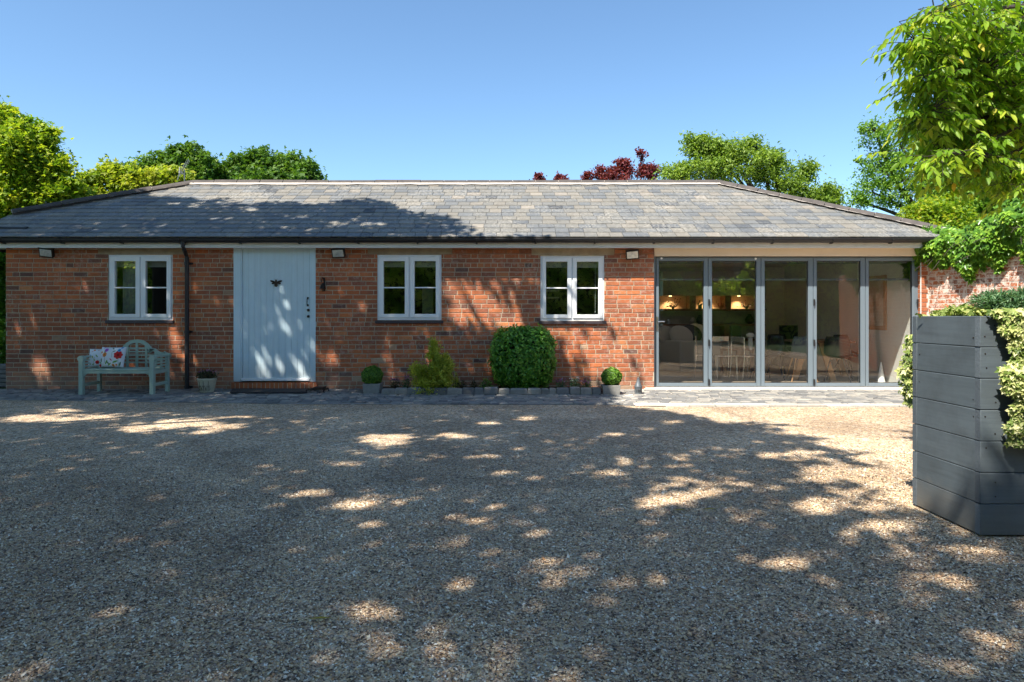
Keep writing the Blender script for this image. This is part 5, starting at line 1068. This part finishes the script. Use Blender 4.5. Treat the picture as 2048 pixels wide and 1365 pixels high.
# laurel bush, flat topped
def laurel():
    t = empty('laurel_bush', (wx(1047, 10.9), 10.9, .03), 'large dark green clipped laurel bush with a flat top between two windows', 'bush'); n = 9500
    cx_, cy, cz = wx(1046, 10.9), 10.93, wz(716, 10.9); d_ = unit(rs.normal(size=(n, 3))); q = (np.abs(d_)**4.4).sum(1)**(-1/4.4); zz = d_[:, 2]*q
    wxr = np.where(zz > 0, .465, .465-.10*np.clip(-zz, 0, 1)**2.2); lump = 1+.05*np.sin(d_[:, 0]*9+2)*np.sin(zz*7)+.04*np.sin(d_[:, 0]*17+zz*13); P = np.stack([cx_+d_[:, 0]*q*wxr*lump, cy+d_[:, 1]*q*.33*lump, cz+zz*.452*lump], 1)+rs.normal(size=(n, 3))*.024
    P = P*1.0; inner = rs.rand(n, 1) < .3; P = np.where(inner, P+(np.array([cx_, cy, cz])-P)*.1, P); P[:, 2] = np.maximum(P[:, 2], .06)
    V, Fc, r = leaf_arrays(P, .068, wr=.5, nrm=d_, up=.25, droop=.15); mesh_obj('leaves', V, Fc, M['leaf_laurel'], t, attrs={'rnd': ('POINT', 'FLOAT', r)})
    mb = MB()
    for k in range(60):
        e = P[rs.randint(n)]; limb(mb, (cx_+random.uniform(-.08, .08), cy, 0), (float(e[0]*.85+cx_*.15), float(e[1]*.85+cy*.15), float(e[2])), .012, .004, 5, .06, 4)
    mb.build('trunk', M['bark'], t)
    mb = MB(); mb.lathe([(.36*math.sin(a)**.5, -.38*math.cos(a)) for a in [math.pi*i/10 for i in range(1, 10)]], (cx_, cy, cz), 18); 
    o = mb.build('dark_core', bpy.data.materials['dark_core_green'], t); o.data.transform(Matrix.Scale(.62, 4, (0, 1, 0)))  # solid dark core stands in for the shade deep in the bush
laurel()
def conifer():
    d = 10.55; t = empty('dwarf_conifer', (wx(865, d), d, .03), 'small golden green conifer with a spiky top between the left planter and the big bush', 'shrub')
    lobes = [(866, 768, 26, 22, 500), (845, 757, 16, 20, 300), (884, 755, 18, 26, 360), (834, 742, 11, 12, 110), (872, 735, 12, 22, 260), (897, 733, 8, 10, 90), (868, 705, 9, 16, 110), (867, 690, 5, 11, 70), (860, 712, 5, 8, 40), (858, 780, 20, 14, 280), (890, 768, 12, 16, 170), (877, 722, 6, 10, 60), (892, 718, 5, 6, 36)]
    Ps = []
    for a, b, rx, rz, n in lobes:
        c_ = pt(a, b, d+rs.uniform(-.06, .06)); q = rs.normal(size=(n, 3))*.5*np.array([rx/F*d, rx/F*d, rz/F*d]); Ps.append(np.array(c_)+q)
    P = np.concatenate(Ps); P[:, 2] = np.maximum(P[:, 2], .03); P = np.repeat(P[::2], 9, 0)+rs.normal(size=(len(P[::2])*9, 3))*.021
    foliage('foliage', P, .055, M['leaf_conifer'], t, wr=.3, up=.2, droop=-.6, r=np.clip(np.repeat(rs.rand(len(P)//9), 9)*.7+rs.rand(len(P))*.3, 0, 1))
    mb = MB(); b0 = Vector((wx(865, d), d, 0))
    for a, b, rx, rz, n in lobes: limb(mb, b0, pt(a, b, d), .012, .004, 5, .05)
    mb.build('trunk', M['bark'], t)
conifer()
for (px_, py_, wd_, fl, lb, mt) in ((790, 765, .09, 'flower_pink', 'small dark plant just right of the left planter', 'leaf_dark'), (813, 763, .08, 'flower_pink', 'small lilac flowered plant left of the conifer', 'leaf_rosemary'),
        (912, 750, .05, None, 'tiny golden sprig right of the conifer', 'leaf_conifer'), (924, 770, .08, None, 'low dark plant right of the conifer', 'leaf_dark'), (948, 770, .08, None, 'low reddish plant midway between conifer and big bush', 'leaf_dark'), (972, 766, .09, None, 'upright dark green plant touching the left of the big bush', 'leaf_laurel'),
        (1121, 767, .09, 'flower_pink', 'grey green tuft right of the big bush', 'leaf_rosemary'), (1149, 765, .09, 'flower_white', 'white flowered tuft midway between big bush and right planter', 'leaf_rosemary'), (1172, 767, .08, 'flower_pink', 'pink flowered tuft left of the right planter', 'leaf_rosemary')):
    z1 = wz(py_-8, 10.8); clump('bedding_plant', wx(px_, 10.8), 10.8, .035, 190, wd_, max(.08, z1-.035), .045, mt, lb, 'plant', fl, 12, wr=.3, group='small plants in the flower bed')

# ============================================================ ROOM BEHIND THE GLASS
M['wood_dark'] = simple('walnut', (.24, .11, .055), (.15, .065, .033), .5, 12); M['wood_oak'] = simple('oak_leg', (.42, .24, .11), (.34, .19, .08), .5, 12)
M['sofa'] = simple('grey_sofa_fabric', (.50, .48, .45), (.42, .40, .38), .95, 60, bs=.3); M['chrome'] = simple('brushed_metal', (.6, .62, .63), None, .25, 5, metal=1, bs=0)
M['black_lac'] = simple('black_lacquer', (.015, .015, .017), None, .3, 5, bs=0); M['felt'] = simple('grey_felt', (.10, .12, .145), (.08, .095, .115), .95, 60)
YS = 16.55; s_ = lambda p: wx(p, YS); sz = lambda p: wz(p, YS)
t = empty('wall_unit', (s_(1430), 16.7, 0), 'long shelving unit with lit niches along the back of the room', 'shelving')
mb = MB(); XA, XB = s_(1326), s_(1532)
mb.box(XA, XB, YS, 16.98, sz(591.5), 2.3); mb.build('cupboard', simple('olive_cupboard', (.30, .30, .22), None, .7), t)
mb = MB(); mb.box(XA, XB, YS-.02, 16.98, sz(622), sz(618)); mb.box(XA, XB, YS, 16.98, sz(652), sz(648.5)); mb.box(XA, XB, YS, 16.98, sz(682), sz(677)); mb.build('shelf', M['wood_dark'], t)
mb = MB(); 
for a, b in ((1380, 1392), (1451, 1463)): mb.box(s_(a), s_(b), YS+.02, 16.97, sz(617.9), sz(591.6))
for a, b in ((1389, 1399), (1449, 1460)): mb.box(s_(a), s_(b), YS+.02, 16.97, sz(676.9), sz(652.1))
mb.build('upright', M['wood_dark'], t)
mb = MB(); mb.box(XA, XB, 16.93, 16.99, sz(618), sz(591.6)); mb.build('niche_back', simple('warm_plaster', (.62, .50, .34), None, .9), t)
mb = MB(); mb.box(XA, XB, 16.9, 16.985, sz(676.9), sz(652)); mb.box(XA, XB, 16.9, 16.985, sz(648.4), sz(622)); mb.build('back_panel', simple('olive_panel', (.40, .40, .34), None, .8), t)
mb = MB(); mb.box(XA, XB, YS+.05, 16.98, .02, sz(682.1)); mb.build('base_cabinet', simple('grey_cabinet', (.62, .61, .58), None, .8), t)
for k, a in enumerate((1345, 1420, 1484)):
    x = s_(a); mb = MB(); mb.tube([(x, 16.78, sz(591.6)), (x, 16.78, sz(591.6)-.012)], .035, 12)
    m_ = bpy.data.materials.get('niche_lamp')
    if not m_:
        m_, tt, bb = newmat('niche_lamp'); bb.inputs['Emission Color'].default_value = (1, .62, .25, 1); bb.inputs['Emission Strength'].default_value = 4
    mb.build('downlight', m_, t)
    ld = bpy.data.lights.new('niche_light', 'SPOT'); ld.energy = 14; ld.color = (1, .66, .34); ld.spot_size = R(120); ld.spot_blend = .8; ld.shadow_soft_size = .03
    lo_ = bpy.data.objects.new('niche_light', ld); C.objects.link(lo_); lo_.parent = t; lo_.location = Vector((x, 16.78, sz(591.6)-.03))-wloc(t)
def ornament(name, a, b, kind, label, cat, mt='black_lac', d=16.7, s=1):
    x, z = wx(a, d), wz(b, d); mb = MB()
    if kind == 'branch':
        for k in range(26):
            e = Vector((x+random.gauss(0, .13)*s, d+random.gauss(0, .04), z+.04+abs(random.gauss(0, .09))*s)); mb.tube([(x, d, z), (x+(e.x-x)*.4, d, z+.05), e], [.006, .005, .003], 5); mb.tube([e, e+Vector((.02, 0, .01))], .012*s, 6)
        mb.tube([(x, d, z), (x, d, z+.03)], .03, 10)
    elif kind == 'vase': mb.lathe([(.04*s, 0), (.09*s, .05*s), (.1*s, .1*s), (.06*s, .17*s), (.035*s, .2*s), (.045*s, .22*s)], (x, d, z), 18)
    elif kind == 'hand': mb.tube([(x, d, z), (x, d, z+.1)], .05, 10); mb.tube([(x-.06, d, z+.1), (x-.02, d, z+.14), (x, d, z+.2)], .02, 8); mb.tube([(x+.06, d, z+.12), (x+.02, d, z+.1), (x, d, z+.05)], .02, 8)
    elif kind == 'books':
        zz = z
        for k in range(4): q = random.uniform(.10, .14); mb.box(x-q, x+q, d-.08, d+.08, zz, zz+.028); zz += .03
    elif kind == 'frame': mb.box(x-.12*s, x+.12*s, d-.01, d+.015, z, z+.30*s)
    tag(mb.build(name, M[mt], bevel=0), label, cat)
ornament('coral_ornament', 1346, 618, 'branch', 'dark branching coral in the left lit niche', 'ornament'); ornament('figurine', 1400, 618, 'hand', 'small dark figurine in the middle lit niche', 'ornament')
ornament('coral_ornament', 1493, 618, 'branch', 'black branching coral under the right downlight', 'ornament', s=.7); ornament('dried_flowers', 1441, 618, 'branch', 'dried stems beside the niche upright', 'ornament', 'wood_dark', s=.7)
ornament('book_stack', 1347, 648.5, 'books', 'stack of books on the upper shelf at the left', 'books', 'sofa'); ornament('vase', 1386, 648.5, 'vase', 'round pale vase on the upper shelf', 'vase', 'sofa', s=.8); ornament('vase', 1400, 648.5, 'vase', 'taller vase on the upper shelf beside the round one', 'vase', 'felt', s=1.0)
ornament('vase', 1499, 648.5, 'vase', 'dark open wire vase near the right end of the shelf', 'vase', 'iron', s=1.1); ornament('picture_frame', 1472, 677, 'frame', 'black framed picture leaning on the lower shelf', 'picture', 'black_lac', s=1); ornament('picture_frame', 1466, 677, 'frame', 'white framed picture behind the black framed one', 'picture', 'plaster', d=16.75, s=1)
# sofa seen from behind, with cushions
t = empty('sofa', (3.9, 14.6, 0), 'grey fabric corner sofa with its back to the glass', 'sofa'); X0, X1, X2 = wx(1305, 15), wx(1361, 14.2), wx(1438, 14.4)
mb = MB(); mb.add([(X0-.3, 15.3, .05), (X1, 14.2, .05), (X2, 14.2, .05), (X2, 14.42, .05), (X1+.08, 14.42, .05), (X0-.1, 15.5, .05)]+[(X0-.3, 15.3, .70), (X1, 14.2, .69), (X2, 14.2, .69), (X2, 14.42, .69), (X1+.08, 14.42, .69), (X0-.1, 15.5, .70)],
    [(0,1,7,6),(1,2,8,7),(2,3,9,8),(3,4,10,9),(4,5,11,10),(5,0,6,11),(6,7,8,9,10,11)]); mb.build('backrest', M['sofa'], t, bevel=.03)
mb = MB(); mb.box(X1+.1, X2, 14.43, 15.3, .05, .42); mb.build('seat', M['sofa'], t, bevel=.04)
def soft(name, x, y, z, w, h, mt, label, yaw=0):
    mb = MB(); mb.lathe([(w/2*math.sin(a)**.55, 0+.07*-math.cos(a)) for a in [math.pi*i/8 for i in range(1, 8)]], (0, 0, 0), 20); o = mb.build(name, M[mt], smooth=True)
    o.location = (x, y, z); o.rotation_euler = (R(80), R(18), yaw); o.scale = (1, h/w, 1); tag(o, label, 'cushion')
soft('sofa_cushion', wx(1330, 14.7), 14.75, .78, .5, .42, 'sofa', 'plump grey cushion at the left of the sofa', .5); soft('sofa_cushion', wx(1362, 14.5), 14.6, .78, .55, .42, 'sofa', 'wide grey cushion at the corner of the sofa', .1)
soft('sofa_cushion', wx(1385, 14.8), 15.0, .8, .5, .42, 'black_lac', 'black cushion in the middle of the sofa', -.1); soft('sofa_cushion', wx(1400, 14.9), 15.2, .84, .5, .38, 'plaster', 'pale pink cushion behind the black one on the sofa', 0)
mb = MB(); mb.box(2.4, 5.6, 12.2, 15.9, .0155, .024); tag(mb.build('rug', simple('brown_rug', (.40, .32, .23), (.28, .21, .15), .98, 60, bs=.8, bd=.01), ), 'mottled brown rug on the floor behind the left glass doors', 'rug')
# low walnut table in the middle distance
t = empty('side_table', (wx(1472, 14.4), 14.4, 0), 'dark walnut open table beyond the metal chairs', 'table'); d = 14.2; xa, xb = wx(1440, d), wx(1508, d)
mb = MB(); mb.box(xa, xb, d, d+.7, wz(702, d), wz(698, d)); mb.build('table_top', M['wood_dark'], t)
for x in (xa, (xa+xb)/2, xb-.07):
    for y in (d, d+.63): mb = MB(); mb.box(x, x+.07, y, y+.07, .02, wz(702.1, d)); mb.build('leg', M['wood_dark'], t)
# white tulip vase
mb = MB(); mb.lathe([(.03, 0), (.045, .1), (.04, .2), (.05, .23)], (wx(1501, 13.4), 13.4, wz(700, 13.4)), 14); mb.lathe([(.01, .23), (.075, .26), (.08, .3), (.03, .33)], (wx(1501, 13.4), 13.4, wz(700, 13.4)), 14); tag(mb.build('vase', M['white'], smooth=True), 'white vase of flowers standing on the dark table', 'vase')
# metal dining chairs
def chair():
    t = empty('metal_chair', (0, 0, 0), 'pale metal frame chair facing left behind the second door', 'chair', 'pale metal chairs')
    mb = MB(); mb.box(-.2, .2, -.2, .2, .43, .45); mb.build('seat', M['chrome'], t, bevel=.005)
    mb = MB(); mb.box(-.2, .2, .18, .20, .70, .80); mb.build('backrest', M['chrome'], t, bevel=.005)
    for x in (-.19, .19):
        mb = MB(); mb.tube([(x, -.19, 0), (x, -.17, .44)], .012, 8); mb.build('leg', M['chrome'], t)
        mb = MB(); mb.tube([(x, .22, 0), (x, .18, .44), (x, .19, .8)], .012, 8); mb.build('leg', M['chrome'], t)
    return t
def copy_tree(o, parent=None):
    c_ = o.copy(); C.objects.link(c_); c_.parent = parent
    for ch in list(o.children): copy_tree(ch, c_)
    return c_
ch = chair(); spots = [(wx(1446, 12.9), 12.9, .1, 'pale metal chair seen square on through the second door'), (wx(1412, 13.2), 13.2, 1.3, 'pale metal chair turned sideways behind the first door post'), (wx(1492, 12.8), 12.8, 1.9, 'pale metal chair in profile near the right of the second door')]
for k, (x, y, a, lb) in enumerate(spots):
    o = ch if k == 0 else copy_tree(ch); o.location = (x, y, .016); o.rotation_euler = (0, 0, a); o['label'] = lb
# black moulded chairs
def bchair(x, y, a, mt, label, legs='black_lac', sc_=1):
    t = empty('shell_chair', (0, 0, 0), label, 'chair', 'dark shell chairs round the dining table')
    n = 10; vs = []; fs = []
    prof = [(-.22, .44), (-.1, .42), (.08, .43), (.18, .48), (.235, .60), (.26, .75), (.27, .82)]
    for i, (y_, z_) in enumerate(prof):
        w_ = .22 if i < 5 else .20-.03*(i-5)
        for j in range(n+1): q = (j/n*2-1); vs.append((w_*q, y_-.06*q*q*(1 if i > 3 else .2), z_+.05*q*q*(1 if i < 4 else 0)))
    for i in range(len(prof)-1):
        for j in range(n): fs.append((i*(n+1)+j, i*(n+1)+j+1, (i+1)*(n+1)+j+1, (i+1)*(n+1)+j))
    mb = MB(); mb.add(vs, fs); o = mb.build('seat', M[mt], t, smooth=True); sm_ = o.modifiers.new('solid', 'SOLIDIFY'); sm_.thickness = .02
    for x_, y_ in ((-.2, -.2), (.2, -.2), (-.2, .2), (.2, .2)): mb = MB(); mb.tube([(x_*1.1, y_*1.1, 0), (x_*.6, y_*.6, .42)], [.011, .014], 8); mb.build('leg', M[legs], t)
    t.location = (x, y, .016); t.rotation_euler = (0, 0, a)
bchair(wx(1538, 12.6), 12.7, -1.3, 'black_lac', 'black shell chair half hidden by the third door post'); bchair(wx(1566, 13.6), 13.6, .3, 'black_lac', 'black shell chair beyond the grey felt one'); bchair(wx(1600, 12.5), 12.45, 3.0, 'felt', 'grey felt shell chair in the middle of the third door', 'wood_oak')
bchair(wx(1672, 12.6), 12.5, 2.6, 'black_lac', 'black shell chair behind the fourth door'); bchair(wx(1700, 13.3), 13.3, .4, 'black_lac', 'black shell chair farther back behind the fourth door')
t = empty('dining_table', (wx(1640, 12.9), 12.9, 0), 'oak dining table with splayed legs behind the fourth door', 'table'); mb = MB(); mb.box(wx(1590, 12.9), wx(1690, 12.9), 12.5, 13.5, .71, .75); mb.build('table_top', M['wood_dark'], t, bevel=.006)
for x_, y_, ex in ((wx(1610, 12.6), 12.55, -.22), (wx(1640, 12.6), 12.55, .22), (wx(1612, 13.4), 13.4, -.2), (wx(1668, 13.4), 13.4, .2)): mb = MB(); M4 = Matrix.Translation((x_, y_, .016)); mb.add([M4 @ Vector(p) for p in ((ex-.05, -.03, 0), (ex+.05, -.03, 0), (ex+.05, .03, 0), (ex-.05, .03, 0), (-.05, -.03, .69), (.05, -.03, .69), (.05, .03, .69), (-.05, .03, .69))], [(3,2,1,0),(4,5,6,7),(0,1,5,4),(1,2,6,5),(2,3,7,6),(3,0,4,7)]); mb.build('leg', M['wood_oak'], t)
mb = MB(); mb.box(wx(1560, 16.2), wx(1601, 16.2), 16.2, 16.27, wz(692, 16.2), wz(651, 16.2)); mb.box(wx(1555, 16.2), wx(1606, 16.2), 16.1, 16.6, .02, wz(694, 16.2)); tag(mb.build('television', M['black_lac'], bevel=.008), 'black television on a dark stand at the back of the room', 'television')
mb = MB(); mb.box(XRW-.03, XRW-.002, 12.35, 13.05, .95, 1.95); mb.box(XRW-.033, XRW-.0301, 12.42, 12.98, 1.02, 1.88, 1); tag(mb.build('wall_picture', [M['wood_oak'], simple('faded_print', (.55, .52, .45), (.3, .2, .12), .8, 3)]), 'oak framed picture on the white side wall of the room', 'picture')
mb = MB(); mb.lathe([(.07, 0), (.05, .1), (.02, .3), (.004, .36)], (wx(1762, 12.3), 12.3, .016), 16); tag(mb.build('white_cone', M['white'], smooth=True), 'slim white cone ornament on the floor behind the last door', 'ornament')
# fallen leaves on the gravel
for k, (a, b) in enumerate(((1360, 1022), (1420, 1020), (640, 1240))):
    y = F*CAMZ/(b-HY); x = wx(a, y); mb = MB(); mb.add([(x-.05, y, .004), (x, y-.012, .01), (x+.05, y+.006, .004), (x, y+.014, .008)], [(0, 1, 2), (0, 2, 3)])
    tag(mb.build('fallen_leaf', leafmat('fallen_leaf_mat', [(0, (.4, .3, .05)), (1, (.5, .4, .08))]) if k == 0 else bpy.data.materials['fallen_leaf_mat']), ('yellow fallen leaf on the gravel, the left of two close together', 'yellow fallen leaf on the gravel, the right of two close together', 'yellow fallen leaf alone on the shaded gravel at the lower left')[k], 'leaf', 'fallen leaves')

clump('reflection_shrub', wx(1106, 11.75), 11.75, .62, 130, .13, .42, .075, 'leaf_varieg2', 'bright leaf clump standing in for a shrub mirrored low in the window right of the big bush', 'plant', wr=.5)  # leaves behind the glass imitate the reflection of sunlit shrubs outdoors
mb = MB(); cxx = wx(1190.5, 11.33); mb.tube([(cxx, 11.335, wz(530, 11.33)), (cxx, 11.335, wz(622, 11.33))], .0022, 5); mb.lathe([(.009, -.012), (.007, .004), (.002, .014)], (cxx, 11.335, wz(624, 11.33)), 8)
tag(mb.build('blind_cord', M['white']), 'thin white blind cord behind the right pane of the window beside the glass doors', 'cord')
